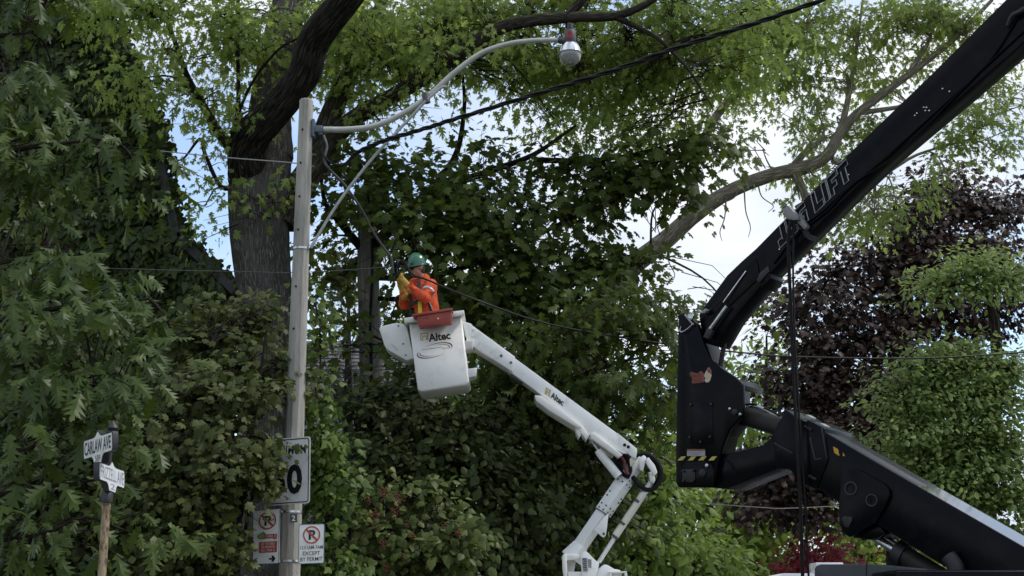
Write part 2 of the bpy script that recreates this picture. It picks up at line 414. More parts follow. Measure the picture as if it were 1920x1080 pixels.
def lettering(txt, q, x0, y0, x1, y1, mat, parent, off=0.004, bold=0.0, shear=0.0, outline=0.0, name='lettering', space=1.0):
    """the words mapped onto patch q between (x0,y0) and (x1,y1)"""
    cu = bpy.data.curves.new(name, 'FONT'); cu.body = txt; cu.offset = bold; cu.shear = shear; cu.space_character = space
    cu.align_x = 'LEFT'; cu.resolution_u = 3
    if outline:
        cu.fill_mode = 'NONE'; cu.bevel_depth = outline; cu.bevel_resolution = 0
    o = bpy.data.objects.new(name, cu); C.objects.link(o)
    dg = bpy.context.evaluated_depsgraph_get(); dg.update()
    me = bpy.data.meshes.new_from_object(o.evaluated_get(dg))
    bpy.data.objects.remove(o); bpy.data.curves.remove(cu)
    n = len(me.vertices); co = np.empty(n*3); me.vertices.foreach_get('co', co); co = co.reshape(-1, 3)
    mn = co.min(0); mxx = co.max(0); sc = (mxx-mn); sc[sc == 0] = 1
    for i, v in enumerate(me.vertices):
        u = (co[i,0]-mn[0])/sc[0]; t = (co[i,1]-mn[1])/sc[1]
        v.co = q.pt(x0+(x1-x0)*u, y1+(y0-y1)*t, off+(co[i,2]*.02 if outline else 0))
    me.materials.clear(); me.materials.append(M[mat]); me.update()
    return link(bpy.data.objects.new(name, me), parent)

# ------------------------------------------------------------------ leaves
def tri_half(mid, sinus, tips):
    """lobed leaf: midrib heights, sinus points, lobe tips of the right half -> vertices, triangles"""
    V = []; F = []
    for sgn in (1, -1):
        b = len(V)
        m = [(0, y) for y in mid]; s_ = [(sgn*x, y) for x, y in sinus]; t = [(sgn*x, y) for x, y in tips]
        V += m+s_+t; k = len(mid)
        for i in range(k-1):
            f = [(b+i, b+k+i, b+k+i+1), (b+i, b+k+i+1, b+i+1)]
            if i < len(tips): f.append((b+k+i, b+2*k+i, b+k+i+1))
            F += f if sgn > 0 else [x[::-1] for x in f]
    return V, F
def finish(V, F, fold=.22, curl=.35, wav=0.0):
    V = np.array(V, float)
    z = -fold*np.abs(V[:,0])-curl*V[:,1]**2*.5+wav*np.sin(V[:,1]*9)*np.abs(V[:,0])
    return np.column_stack([V, z]), np.array(F, int)
def fan(center, outline, **k):
    V = [center]+outline; n = len(outline)
    return finish(V, [(0, 1+i, 1+(i+1) % n) for i in range(n)], **k)
def mirror(h): return h+[(-x, y) for x, y in h[::-1] if x > 1e-6]
T_OAK = finish(*tri_half([0,.20,.40,.60,.80,1.0], [(.012,.02),(.05,.24),(.07,.44),(.08,.63),(.05,.82),(.0,1.0)],
                         [(.20,.20),(.31,.44),(.36,.70),(.25,.88),(.09,.95)]), fold=.30, curl=.45, wav=.3)
T_MAPLE = fan((0,.30), mirror([(0,-.05),(.22,-.08),(.24,.08),(.38,.10),(.52,.26),(.29,.38),(.42,.50),(.44,.74),(.20,.62),(.16,.80),(.0,1.0)]), fold=.18, curl=.35)
T_SILVER = fan((0,.30), mirror([(0,-.08),(.17,.0),(.09,.15),(.25,.15),(.45,.36),(.10,.39),(.21,.54),(.31,.86),(.075,.58),(.11,.80),(.0,1.05)]), fold=.25, curl=.5)
T_IVY = fan((0,.30), mirror([(0,-.05),(.28,-.02),(.42,.26),(.22,.52),(.0,1.0)]), fold=.2, curl=.35)
T_OVATE = fan((0,.42), mirror([(0,0),(.20,.14),(.33,.42),(.20,.74),(.0,1.0)]), fold=.35, curl=.4)
T_SLIM = fan((0,.45), mirror([(0,0),(.15,.25),(.17,.55),(.0,1.0)]), fold=.35, curl=.5)
T_HEART = fan((0,.36), mirror([(0,.04),(.22,-.06),(.42,.14),(.36,.48),(.15,.80),(.0,1.0)]), fold=.25, curl=.4)
def t_needles():
    V = []; F = []
    for i in range(7):
        y = i/7*.9
        for sg in (1, -1):
            b = len(V); V += [(0, y), (sg*.10, y+.20), (0, y+.05)]; F.append((b, b+1, b+2) if sg > 0 else (b, b+2, b+1))
    return finish(V, F, fold=.5, curl=1.2)
T_NEEDLE = t_needles()

def norm(a): return a/np.maximum(np.linalg.norm(a, axis=1, keepdims=True), 1e-9)
def mesh_arrays(name, V, F, tint=None, mat=None):
    me = bpy.data.meshes.new(name); nf = len(F); k = F.shape[1]
    me.vertices.add(len(V)); me.vertices.foreach_set('co', np.ascontiguousarray(V, np.float32).ravel())
    me.loops.add(nf*k); me.loops.foreach_set('vertex_index', np.ascontiguousarray(F, np.int32).ravel())
    me.polygons.add(nf); me.polygons.foreach_set('loop_start', np.arange(0, nf*k, k, dtype=np.int32))
    me.update(calc_edges=True)
    if tint is not None:
        a = me.attributes.new('tint', 'FLOAT', 'FACE'); a.data.foreach_set('value', np.ascontiguousarray(tint, np.float32))
    if mat: me.materials.append(M[mat])
    return me
def leaf_mesh(name, T, P, A, Nn, sc, tint, mat):
    V, F = T; n = len(P)
    X = np.cross(A, Nn)
    co = P[:,None,:]+(V[None,:,0,None]*X[:,None,:]+V[None,:,1,None]*A[:,None,:]+V[None,:,2,None]*Nn[:,None,:])*sc[:,None,None]
    fa = (F[None]+(np.arange(n)*len(V))[:,None,None]).reshape(-1, 3)
    return mesh_arrays(name, co.reshape(-1, 3), fa, np.repeat(tint, len(F)), mat)
def twig_mesh(P0, P1, P2, r0, r1):
    """thin three-sided twigs P0 -> P1 -> P2"""
    n = len(P0); d = norm(P2-P0); u = norm(np.cross(d, np.array([.3,.5,.81]))); v = np.cross(d, u)
    rings = []
    for P, r in ((P0, r0), (P1, (r0+r1)/2), (P2, r1)):
        for k in range(3):
            a = 2.094*k; rings.append(P+(u*math.cos(a)+v*math.sin(a))*np.reshape(r, (-1, 1)))
    co = np.stack(rings, 1).reshape(-1, 3)
    f = [(s*3+k, s*3+(k+1) % 3, s*3+3+(k+1) % 3, s*3+3+k) for s in (0, 1) for k in range(3)]
    fa = (np.array(f)[None]+(np.arange(n)*9)[:,None,None]).reshape(-1, 4)
    return co, fa

LEAFCOUNT = 0
def put_leaves(root, T, mat, P, A, Nn, sc, tint, nparts, rng, name='crown', label=None):
    """the leaves that show largest become parts of their own, the rest one mass"""
    global LEAFCOUNT
    LEAFCOUNT += len(P)
    px, py, dep = proj(P)
    key = sc/dep*((px > 0)&(px < 1920)&(py > 0)&(py < 1080))
    # what lies nearest the camera shows largest and is not covered
    key = key*np.exp(-(dep-dep.min())/2.0)
    order = np.argsort(-key); sel = order[:min(nparts, int(len(P)*.4))]; sel = sel[key[sel] > 0]
    rest = np.ones(len(P), bool); rest[sel] = False
    cr = link(bpy.data.objects.new(name, leaf_mesh(name, T, P[rest], A[rest], Nn[rest], sc[rest], tint[rest], mat)), root)
    cr['kind'] = 'stuff'
    if label: cr['label'] = label
    vs = [mesh_arrays('leaf', T[0], T[1], np.full(len(T[1]), t), mat) for t in (.1,.35,.6,.9)]
    X = np.cross(A, Nn)
    for i in sel:
        o = bpy.data.objects.new('leaf', vs[min(3, int(tint[i]*4))])
        s_ = sc[i]
        o.matrix_local = Matrix(((X[i,0]*s_, A[i,0]*s_, Nn[i,0]*s_, P[i,0]), (X[i,1]*s_, A[i,1]*s_, Nn[i,1]*s_, P[i,1]),
                                 (X[i,2]*s_, A[i,2]*s_, Nn[i,2]*s_, P[i,2]), (0,0,0,1)))
        C.objects.link(o); o.parent = cr
    return cr

def foliage(root, pads, T, mat, L, seed, attach, bark, K=8, crad=.22, droop=.5, flat=.6, nparts=300, up=.9, face=.35,
            twigs=True, br=.035, area=.36, vert=0.0, name='crown', tw=1.0, subr=.34, subn=5, nz=.30):
    """pads: (px, py, rx, ry, Y, dY, leaf-area index) ; ellipsoids of foliage set out in space"""
    rng = np.random.default_rng(seed)
    AP = np.array([tuple(a) for a in attach]) if attach else None
    aP=[];aA=[];aN=[];aS=[];aT=[]; t0=[];t1=[];t2=[];tr0=[];tr1=[]
    brm = MB()
    for px, py, rx, ry, Y, dY, lai in pads:
        c = np.array(W(px, py, Y)); dep = float(np.dot(c-np.array(CAMP), np.array(FW))); m = dep/FPX
        ex = np.array([rx*m, dY, ry*m])
        nl = lai*math.pi*rx*ry/(area*(L/m)**2*.62)
        nc = max(3, int(nl/K))
        # boughs: layered clumps inside the pad, each a flattened dome of leafy twigs
        ns = max(2, int(nc/subn)); d = norm(rng.normal(size=(ns, 3))); rad = rng.random(ns)**(1/2.6)
        sc_ = c+d*rad[:,None]*ex*(1+rng.normal(0,.10,(ns,1)))
        si = rng.integers(0, ns, nc); e3 = rng.normal(size=(nc, 3)); e3[:,2] = np.abs(e3[:,2])*.55-.35*(e3[:,0]**2+e3[:,1]**2)*.5
        cl = sc_[si]+e3*subr*(.55+.9*rng.random((ns,1)))[si]*np.array([1,.8,.8])
        if AP is not None:
            j = np.argmin(np.linalg.norm(AP-c, axis=1)+.6*np.maximum(0, AP[:,2]-c[2])); a = AP[j]
        else: a = c-np.array([0,0,ex[2]])
        # limb feeding this pad
        if twigs and AP is not None:
            ln = np.linalg.norm(c-a)
            mid = (a+c)/2+np.array([0,0,.12*ln])+rng.normal(0,.06*ln,3)
            if ln > .3: brm.tube(catmull([a, mid, c], 4), interp([min(br, .012+.014*ln), .010], 9), 5, cap=False)
        if twigs:
            f = rng.random(nc)[:,None]**.7
            st = (a*(1-f)+c*f) if AP is not None else c+(cl-c)*.2
            st = st+rng.normal(0,.05,(nc,3))
            md = (st+cl)/2+np.column_stack([np.zeros(nc), np.zeros(nc), .10*np.linalg.norm(cl-st, axis=1)])+rng.normal(0,.05,(nc,3))
            keep = np.linalg.norm(cl-st, axis=1) < 2.2
            t0.append(st[keep]); t1.append(md[keep]); t2.append(cl[keep])
        outd = norm((cl-c)/ex+np.array([0,-.25,0]))
        o = np.repeat(outd, K, 0); n = nc*K
        off = rng.normal(size=(n,3))*crad*np.array([1,1,flat])
        P = np.repeat(cl, K, 0)+off
        A = norm(norm(off)*.7+o*.5+rng.normal(0,.45,(n,3))+np.array([0,0,-droop]))
        Nn = np.array([0,0,up])+o*face+rng.normal(0,nz,(n,3))+np.array([0,-vert,0])
        Nn = norm(Nn-A*np.sum(Nn*A,1,keepdims=True))
        aP.append(P);aA.append(A);aN.append(Nn)
        aS.append(L*np.clip(rng.normal(1,.33,n),.35,1.8))
        ct = np.repeat(np.clip(rng.normal(.5,.20,nc),0,1), K)
        aT.append(np.clip(ct+rng.normal(0,.20,n),0,1))
    P=np.concatenate(aP);A=np.concatenate(aA);Nn=np.concatenate(aN);sc=np.concatenate(aS);ti=np.concatenate(aT)
    ok = P[:,2] > .05
    cr = put_leaves(root, T, mat, P[ok],A[ok],Nn[ok],sc[ok],ti[ok], nparts, rng, name)
    if twigs:
        P0=np.concatenate(t0);P1=np.concatenate(t1);P2=np.concatenate(t2)
        co, fa = twig_mesh(P0,P1,P2,np.full(len(P0),.009*tw),np.full(len(P0),.003*tw))
        me = mesh_arrays('twigs', co, fa, None, bark)
        o = link(bpy.data.objects.new('twigs', me), root); o['kind'] = 'stuff'
        if brm.v:
            o = brm.build('small_branches', bark, root); o['kind'] = 'stuff'
    return cr
def limb(root, pix, radii, bark, name='limb', sides=10, per=5, ridge=.03, seed=1, freq=5, world=False, label=None):
    pts = catmull([p if world else W(*p) for p in pix], per)
    mb = MB().tube(pts, interp(radii, len(pts)), sides, True, ridge, seed, freq)
    part(name, mb, bark, root, label=label)
    return pts

# ------------------------------------------------------------------ the setting: ground, road, kerbs
def sheet(name, x0, x1, y0, y1, z, mat, th=0.0):
    mb = MB()
    if th: mb.box(((x0+x1)/2, (y0+y1)/2, z-th/2), (x1-x0, y1-y0, th))
    else: mb.add([(x0,y0,z),(x1,y0,z),(x1,y1,z),(x0,y1,z)], [(0,1,2,3)])
    o = mb.build(name, mat, None, bevel=.02 if th else 0); o['kind'] = 'structure'
    return o
sheet('ground', -400, 400, -300, 600, 0, 'grass_ground')
sheet('road', -2.6, 9.5, -300, 400, .004, 'asphalt')
sheet('side_road', -120, -2.6, 2.0, 9.8, .008, 'asphalt')
sheet('kerb', -2.9, -2.6, 10.4, 300, .13, 'walk', .2)
sheet('kerb', 9.5, 9.8, -200, 300, .13, 'walk', .2)
sheet('pavement', -5.4, -2.9, 10.6, 300, .125, 'walk', .2)
sheet('pavement', 9.8, 11.8, -200, 300, .125, 'walk', .2)

# ------------------------------------------------------------------ ivy-clad house on the left
HY = 21.5
hb = W(150, 1100, HY); hb.z = 0
house = thing('ivy_clad_house', 'dark brown brick house with steep gable behind the oak, covered in ivy', 'house', hb)
outl = [(-420,1400),(-420,330),(-60,-60),(120,-150),(215,60),(285,235),(300,330),(327,452),(380,500),(438,556),(442,1400)]
wp = [W(x, y, HY) for x, y in outl]
for p in wp:
    if p.z < 0: p.z = 0.0
wall = part('wall', MB().prism(wp, (-1.85, 7, 0)), 'mortar', house)
rf = MB()
for i in range(1, 9):
    a, b = wp[i], wp[i+1]; t = (b-a).normalized(); n = Vector((-t.z, 0, t.x)); n = n if n.z > 0 else -n
    ring = [a+n*.004, b+n*.004, b+n*.14, a+n*.14]
    rf.prism([p+Vector((0,-.18,0)) for p in ring], (-1.95, 7.4, 0))
part('roof', rf, 'roof', house)
# bricks that show where the ivy is thin
bl, bh = .215, .068
c0 = W(95, 455, HY); bmesh_ = None
for r_ in range(12):
    for k in range(7):
        x = c0.x+(k-3)*(bl+.011)+(.11 if r_ % 2 else 0); z = c0.z+(r_-6)*(bh+.011)
        if bmesh_ is None:
            o = part('brick', MB().box((0,0,0), (bl,.05,bh)), 'brick', wall, bevel=.004)
            bmesh_ = o.data
        else:
            o = bpy.data.objects.new('brick', bmesh_); C.objects.link(o); o.parent = wall
        o.location = (x, HY-.012+random.uniform(-.004,.004), z)
# ivy sheet over the wall and gable edge
def ivy():
    rng = np.random.default_rng(5)
    root = thing('ivy', 'dark green ivy blanketing the gable wall and eaves of the house', 'ivy', hb)
    P=[];A=[];Nn=[]
    poly = outl
    def inside(x, y):
        c = False; n = len(poly)
        for i in range(n):
            x1,y1=poly[i];x2,y2=poly[(i+1)%n]
            if (y1>y)!=(y2>y) and x < (x2-x1)*(y-y1)/(y2-y1)+x1: c = not c
        return c
    n = 0
    while n < 12500:
        x = rng.uniform(-40,445); y = rng.uniform(-60,1090)
        if not inside(x, y): continue
        if (x-95)**2/38**2+(y-452)**2/26**2 < 1 and rng.random() < .85: continue
        th = .04+.22*abs(math.sin(x*.031+1.3*math.sin(y*.022))*math.cos(y*.041+x*.013))
        P.append(W(x, y, HY-th-rng.random()*.10)); n += 1
    # along the gable edge
    for i in range(3, 9):
        a, b = wp[i], wp[i+1]
        m = int((b-a).length*(260 if i >= 7 else 130))
        for k in range(m):
            p = a.lerp(b, rng.random())+Vector((rng.normal(0,.08), rng.uniform(-.3,1.0), abs(rng.normal(.16,.10 if i >= 7 else .04))))
            P.append(p)
    P = np.array([tuple(p) for p in P]); n = len(P)
    A = norm(np.array([0,-.25,-1.0])+rng.normal(0,.42,(n,3)))
    N_ = np.array([0,-1.0,.45])+rng.normal(0,.33,(n,3)); N_ = norm(N_-A*np.sum(N_*A,1,keepdims=True))
    put_leaves(root, T_IVY, 'lf_ivy', P, A, N_, .135*np.clip(rng.normal(1,.25,n),.5,1.6), np.clip(rng.normal(.45,.28,n),0,1), 300, rng, 'foliage')
ivy()

# pale house glimpsed between the trunks
fy = 34.0
fb = W(640, 1100, fy); fb.z = 0
fh = thing('pale_house', 'pale house with grey shingled roof glimpsed behind the trunks', 'house', fb)
e0 = W(520, 745, fy); e1 = W(800, 745, fy)
part('wall', MB().box(((e0.x+e1.x)/2, fy+3, e0.z/2), (e1.x-e0.x-.4, 5.6, e0.z)), 'siding', fh)
part('roof', MB().prism([Vector((e0.x-.2, fy-.3, e0.z)), Vector((e0.x-.2, fy+6.3, e0.z)), Vector((e0.x-.2, fy+3, e0.z+1.9))], (e1.x-e0.x+.4, 0, 0)), 'shingle_grey', fh)
rs = MB(); sl = Vector((0, 3.3, 1.9)); nn = Vector((0,-1.9,3.3)).normalized()
for i in range(14):
    o_ = Vector((e0.x-.25, fy-.33, e0.z))+sl*(i/14)+nn*.02
    part('shingle', MB().prism([o_, o_+sl/13.2+nn*-.015, o_+sl/13.2+nn*.005, o_+nn*.03], (e1.x-e0.x+.5,0,0)), 'shingle_grey', fh)
for k in range(3):
    cx = e0.x+1.0+k*1.3
    wn = part('window', MB().box((cx, fy+.18, e0.z-1.3), (.9,.1,1.3)), 'siding', fh)
    part('pane', MB().box((cx, fy+.12, e0.z-1.3), (.72,.04,1.1)), 'glass', wn)

# ------------------------------------------------------------------ trees
def at0(px, Y):
    p = W(px, 1100, Y); p.z = 0; return p
def P0(p): return (p.x, p.y, p.z)

# --- the big silver maple: trunk, leaning dark limb, long limb to the right
mY = 21.5
b = at0(500, mY)
maple = thing('silver_maple', 'big silver maple with furrowed dark trunk and leaning limb behind the concrete pole', 'tree', b)
tr = catmull([b+Vector((.05,0,-.2)), W(505,900,mY), W(500,700,mY), W(496,560,mY), W(487,450,mY), W(486,360,mY), W(492,290,mY)], 8)
part('trunk', MB().tube(tr, interp([.62,.50,.44,.42,.45,.48,.46], len(tr)), 40, True, .022, 3, 11), 'bark_dark', maple)
l1 = limb(maple, [(470,335,mY-.1),(468,265,mY-.55),(520,205,mY-1.0),(570,140,mY-1.4),(590,75,mY-1.7),(640,10,mY-2.1),(700,-70,mY-2.5),(740,-160,mY-2.8)],
          [.36,.30,.245,.235,.235,.22,.2,.17], 'bark_limb', sides=26, per=8, ridge=.045, seed=8, freq=9, label='dark leaning limb')
l2 = limb(maple, [(505,300,mY),(505,220,mY+.1),(515,140,mY+.2),(530,60,mY+.3),(545,-20,mY+.4),(560,-140,mY+.4)], [.38,.33,.31,.29,.26,.2], 'bark_dark', sides=24, per=7, ridge=.04, seed=4, freq=9)
l3 = limb(maple, [(530,420,mY),(585,315,mY+.2),(620,215,mY+.4),(655,140,mY+.5),(700,50,mY+.6),(735,-60,mY+.6)], [.22,.20,.17,.15,.12,.08], 'bark_mid', sides=16, ridge=.04, seed=6)
l4 = limb(maple, [(540,380,mY+.1),(600,290,mY+.1),(660,225,mY),(740,178,mY-.2),(820,128,mY-.4),(890,78,mY-.6),(960,45,mY-.8),(1070,32,mY-1),(1150,30,mY-1.1),(1210,8,mY-1.2),(1280,-40,mY-1.3)],
          [.25,.18,.14,.125,.12,.11,.10,.085,.07,.055,.04], 'bark_mid', sides=18, ridge=.05, seed=5)
l5 = limb(maple, [(455,290,mY-.3),(420,262,mY-.4),(385,205,mY-.5),(350,140,mY-.6),(325,70,mY-.8),(290,-20,mY-1)], [.13,.085,.06,.045,.035,.02], 'bark_brown', sides=8)
l6 = limb(maple, [(440,262,mY-.5),(447,190,mY-.7),(446,90,mY-.9),(447,-30,mY-1)], [.05,.035,.03,.025], 'bark_limb', sides=7, name='sucker')
limb(maple, [(432,252,mY-.6),(470,160,mY-.9),(520,95,mY-1.2),(565,68,mY-1.6)], [.03,.025,.02,.015], 'bark_limb', sides=6, name='sucker')
l7 = limb(maple, [(450,345,mY),(415,350,mY-.2),(385,290,mY-.3),(375,260,mY-.4),(340,300,mY-.4),(310,285,mY-.5)], [.05,.04,.035,.025,.015,.008], 'bark_brown', sides=6)
l8 = limb(maple, [(1060,35,mY-1),(1095,-5,mY-1),(1130,-70,mY-1)], [.08,.07,.06], 'bark_brown', sides=8)
l9 = limb(maple, [(1150,30,mY-1.1),(1230,70,mY-1.2),(1290,130,mY-1.3),(1335,200,mY-1.4)], [.05,.03,.02,.012], 'bark_brown', sides=6)
att = l2+l3+l4+l5+l6+l7+l8+l9+l1[20:]
pads = [ # px py rx ry Y dY lai
 (235,20,95,60,20.3,.8,1.82),(320,25,75,50,20.6,.8,1.26),(400,30,60,60,20.6,.8,1.34),(370,110,55,45,20.8,.6,0.92),(300,95,45,40,20.6,.6,0.82),(410,170,45,55,21,.6,1.08),
 (250,150,55,50,20.3,.6,1.49),(340,165,40,40,20.7,.5,0.66),(330,325,38,28,20.8,.4,0.58),(375,300,28,36,21,.4,0.58),(440,60,40,60,20.8,.5,1.49),(475,90,50,60,20.9,.5,1.49),
 (420,430,22,22,21,.3,0.74),(385,385,20,14,20.9,.3,0.50),(400,250,25,24,21,.3,0.66),
 (495,210,26,40,20.7,.3,1.16),(470,240,20,26,20.6,.3,1.16),(510,370,22,30,20.8,.25,0.92),(475,375,20,16,20.8,.2,0.82),(520,40,30,50,21,.4,1.34),(490,400,22,20,20.8,.2,0.82),
 (650,50,75,70,22.3,.8,2.07),(740,60,80,70,22,.9,2.07),(830,45,80,60,21.8,.9,2.83),(700,130,70,45,22,.8,1.83),(780,120,65,40,22,.7,1.57),(660,180,45,35,22,.5,1.09),
 (910,25,75,45,21.6,.9,2.30),(1000,10,75,40,21.4,.9,2.15),(1090,15,80,45,21.3,.9,2.03),(930,110,70,50,22.3,.9,1.79),(1010,110,75,55,22.5,.9,1.89),(1100,90,80,55,22.3,.9,1.89),
 (860,150,50,40,22,.6,1.26),(1000,180,80,40,22.5,.8,1.58),(1100,170,80,55,22.5,.9,1.89),(1180,80,80,70,22,1,1.89),(1190,180,75,60,22.3,.9,1.79),(1260,40,75,60,21.5,1,2.15),
 (1270,130,70,60,22,.9,1.68),(1260,220,60,45,22.2,.7,1.26),(1340,70,70,60,21.5,.9,1.88),(1350,150,60,55,21.8,.8,1.58),(1400,40,70,55,21.2,.8,1.58),(1420,120,50,45,21.5,.7,1.29),
 (700,215,40,26,20.9,.3,0.92),(770,165,45,28,20.7,.3,1.14),(840,110,45,28,20.5,.3,0.90),(790,60,60,50,20.6,.4,1.37),(690,60,60,50,20.8,.4,1.37),(960,80,50,30,20.4,.3,0.90),(600,150,35,40,22,.4,0.84),(630,110,35,50,22.2,.4,1.46),(620,240,30,30,22,.3,0.85),(720,240,35,22,21.3,.4,1.16),(760,215,30,25,21.5,.3,1.00),
 (1050,240,60,35,22.3,.6,1.05),(1150,260,60,35,22.3,.6,1.16),(870,90,50,40,22,.6,1.36),(1200,270,50,35,22.3,.5,0.83),(560,30,30,40,22,.4,1.22),(600,10,40,40,22,.5,1.34)]
foliage(maple, pads, T_SILVER, 'lf_silver', .108, 21, att, 'bark_brown', K=13, crad=.19, droop=.75, flat=.8, up=.4, vert=.8, nparts=300, br=.018)

# --- near oak whose leaves hang in from the left
b = at0(-330, 13.2)
oak = thing('red_oak', 'red oak with large lobed leaves hanging in from the left edge', 'tree', b)
tr = catmull([b+Vector((0,0,-.2)), b+Vector((.1,0,2)), b+Vector((.15,0,4.5)), b+Vector((.3,0,8))], 6)
part('trunk', MB().tube(tr, interp([.34,.28,.24,.16], len(tr)), 18, True, .04, 2, 7), 'bark_brown', oak)
ends = [(60,60,13.5),(40,260,13),(180,260,13.2),(60,480,12.9),(280,560,13.2),(60,680,12.9),(230,720,13),(60,840,12.8),(180,900,12.9),(80,1000,12.7)]
att = []
for i, (x, y, Y) in enumerate(ends):
    e = W(x, y, Y); s_ = Vector((b.x+.15, b.y, max(1.0, e.z-.9)))
    att += limb(oak, [s_, s_.lerp(e,.5)+Vector((0,0,.25)), e], [.07,.035,.012], 'bark_brown', sides=7, world=True, seed=i)[6:]
pads = [(55,40,90,70,13.6,.5,1.6),(20,150,80,90,13.4,.5,1.7),(100,130,55,60,13.9,.4,.9),(30,300,85,80,13.2,.5,1.7),(120,330,60,50,13.3,.4,1.2),(215,275,70,45,13.3,.35,1.3),(265,330,35,40,13.3,.3,.9),(190,350,50,30,13.3,.3,.9),
 (30,410,60,50,13.2,.4,1.2),(30,500,70,60,12.9,.4,1.5),(110,540,70,45,13,.4,1.4),(190,520,60,35,13.2,.3,1.0),(240,590,70,45,13.1,.35,1.5),(320,615,50,32,13.2,.3,1.3),(160,620,70,50,12.9,.4,1.5),(60,620,70,60,12.8,.4,1.6),
 (60,720,75,60,12.8,.4,1.6),(160,720,70,50,12.9,.4,1.4),(240,700,50,50,13.0,.35,1.2),(60,810,70,50,12.8,.4,1.4),(130,790,60,35,12.95,.3,1.2),(215,815,40,35,13.2,.25,.8),
 (50,900,65,45,12.7,.35,1.3),(120,920,55,40,12.9,.3,1.1),(100,1000,70,50,12.7,.35,1.2),(30,1040,50,50,12.6,.3,1.2),(235,995,30,24,13.2,.2,.8),(160,980,35,40,13.1,.2,.8),(130,1060,50,40,12.8,.3,1.1)]
foliage(oak, pads, T_OAK, 'lf_oak', .215, 31, att, 'bark_brown', K=7, crad=.15, droop=.95, flat=.55, up=.6, vert=.6, subr=.24, nparts=300, area=.30)

# --- hedge maple shrub in front of the concrete pole
b = at0(400, 16.2)
hedge = thing('hedge_maple_shrub', 'broad dull green shrub with small leaves partly hiding the speed limit sign', 'shrub', b)
st = []
for i, (x, y) in enumerate([(330,780),(400,640),(430,820),(480,900),(350,960),(260,880),(500,620)]):
    e = W(x, y, 16.2+.2*math.sin(i)); st += limb(hedge, [b+Vector((random.uniform(-.3,.3),0,-.1)), b.lerp(e,.5)+Vector((0,.1,.2)), e], [.06,.035,.015], 'bark_brown', 'stem', sides=6, world=True)[4:]
pads = [(440,610,70,45,17.2,.5,1.5),(380,650,70,45,16.9,.5,1.6),(500,600,35,50,17.2,.3,1.3),(470,690,65,50,16.6,.5,1.7),(340,720,80,55,16.4,.5,1.8),(420,750,90,55,16.2,.5,1.8),(520,690,25,45,16.7,.25,1.4),
 (498,752,32,32,15.95,.2,1.4),(300,800,70,60,16.2,.5,1.8),(390,840,90,60,16,.5,1.8),(435,835,38,50,15.8,.3,1.7),(455,872,20,24,15.8,.10,1.4),(285,900,80,70,16.1,.5,1.8),(365,930,85,70,15.9,.5,1.8),(450,905,38,46,15.75,.25,1.6),
 (335,1020,95,60,15.9,.5,1.8),(405,1010,26,55,15.75,.2,1.5),(250,1010,70,80,16.1,.5,1.7),(380,1090,60,50,15.8,.4,1.6),(280,1110,110,60,16,.4,1.6),(425,1080,20,30,15.8,.15,1.2),
 (330,1200,110,90,16,.5,1.0),(492,822,12,8,15.95,.08,.7)]
foliage(hedge, pads, T_MAPLE, 'lf_hedge', .086, 41, st, 'bark_brown', subr=.17, K=9, crad=.11, droop=.6, flat=.6, up=.6, vert=.5, nparts=300, br=.02)

foliage(hedge, [(498,908,22,22,15.92,.05,2.4),(505,872,18,24,15.92,.05,2.4),(492,840,12,10,15.92,.05,1.5)], T_MAPLE, 'lf_hedge', .085, 42, None, 'bark_brown',
        K=6, crad=.05, droop=.7, flat=.8, up=.5, vert=.7, nparts=60, subr=.045, name='front_spray', tw=.7)
# --- climbing vine right of the pole
b = at0(610, 17.3)
vine = thing('climbing_vine', 'bright green climbing vine in a tall column right of the concrete pole', 'vine', b)
st = []
for i, (x, y) in enumerate([(600,600),(605,760),(615,900),(630,1000)]):
    e = W(x, y, 17.4); st += limb(vine, [b+Vector((.1*i-.2,0,-.1)), b.lerp(e,.5), e], [.03,.02,.01], 'bark_brown', 'stem', sides=6, world=True)[3:]
pads = [(592,560,16,60,17.5,.2,1.0),(597,650,22,60,17.4,.25,1.3),(600,740,24,60,17.3,.25,1.5),(612,820,30,60,17.2,.3,1.7),(618,900,34,55,17.2,.3,1.7),(615,980,34,50,17.2,.3,1.7),(630,1050,40,50,17.1,.3,1.7),(605,1050,40,60,17.3,.3,1.5),(590,900,25,120,17.5,.2,1.4),(620,1180,60,80,17.2,.3,1.0)]
foliage(vine, pads, T_IVY, 'lf_vine', .082, 51, st, 'bark_brown', subr=.10, K=8, crad=.09, droop=.8, flat=.9, up=.5, vert=.7, nparts=300, br=.02)

# --- shrub with red fruit
b = at0(780, 18.2)
dog = thing('berry_shrub', 'low shrub with broad leaves and rusty red berry clusters below the bucket', 'shrub', b)
st = []
for i, (x, y) in enumerate([(700,960),(760,930),(830,980),(880,1010),(740,1040)]):
    e = W(x, y, 18.1); st += limb(dog, [b+Vector((.1*i-.2,0,-.1)), b.lerp(e,.5), e], [.035,.02,.01], 'bark_brown', 'stem', sides=6, world=True)[3:]
pads = [(700,930,50,40,18.3,.4,1.4),(770,940,55,40,18.2,.4,1.5),(720,990,70,45,18,.4,1.6),(800,990,60,45,18,.4,1.6),(850,1010,50,40,18,.4,1.4),(730,1050,80,45,17.9,.4,1.5),(830,1060,60,40,17.9,.4,1.4),(900,1015,22,18,18.2,.2,.8),(880,1050,30,30,18,.3,1.0),(680,1060,40,50,18,.3,1.4),(770,1150,130,80,18,.5,1.0)]
foliage(dog, pads, T_HEART, 'lf_dog', .098, 61, st, 'bark_brown', subr=.13, K=7, crad=.11, droop=.8, flat=.7, up=.5, vert=.6, nparts=300, br=.02)
ico = bpy.data.meshes.new('berry'); bm = bmesh.new(); bmesh.ops.create_icosphere(bm, subdivisions=1, radius=.5); bm.to_mesh(ico); bm.free()
ico.materials.append(M['berry'])
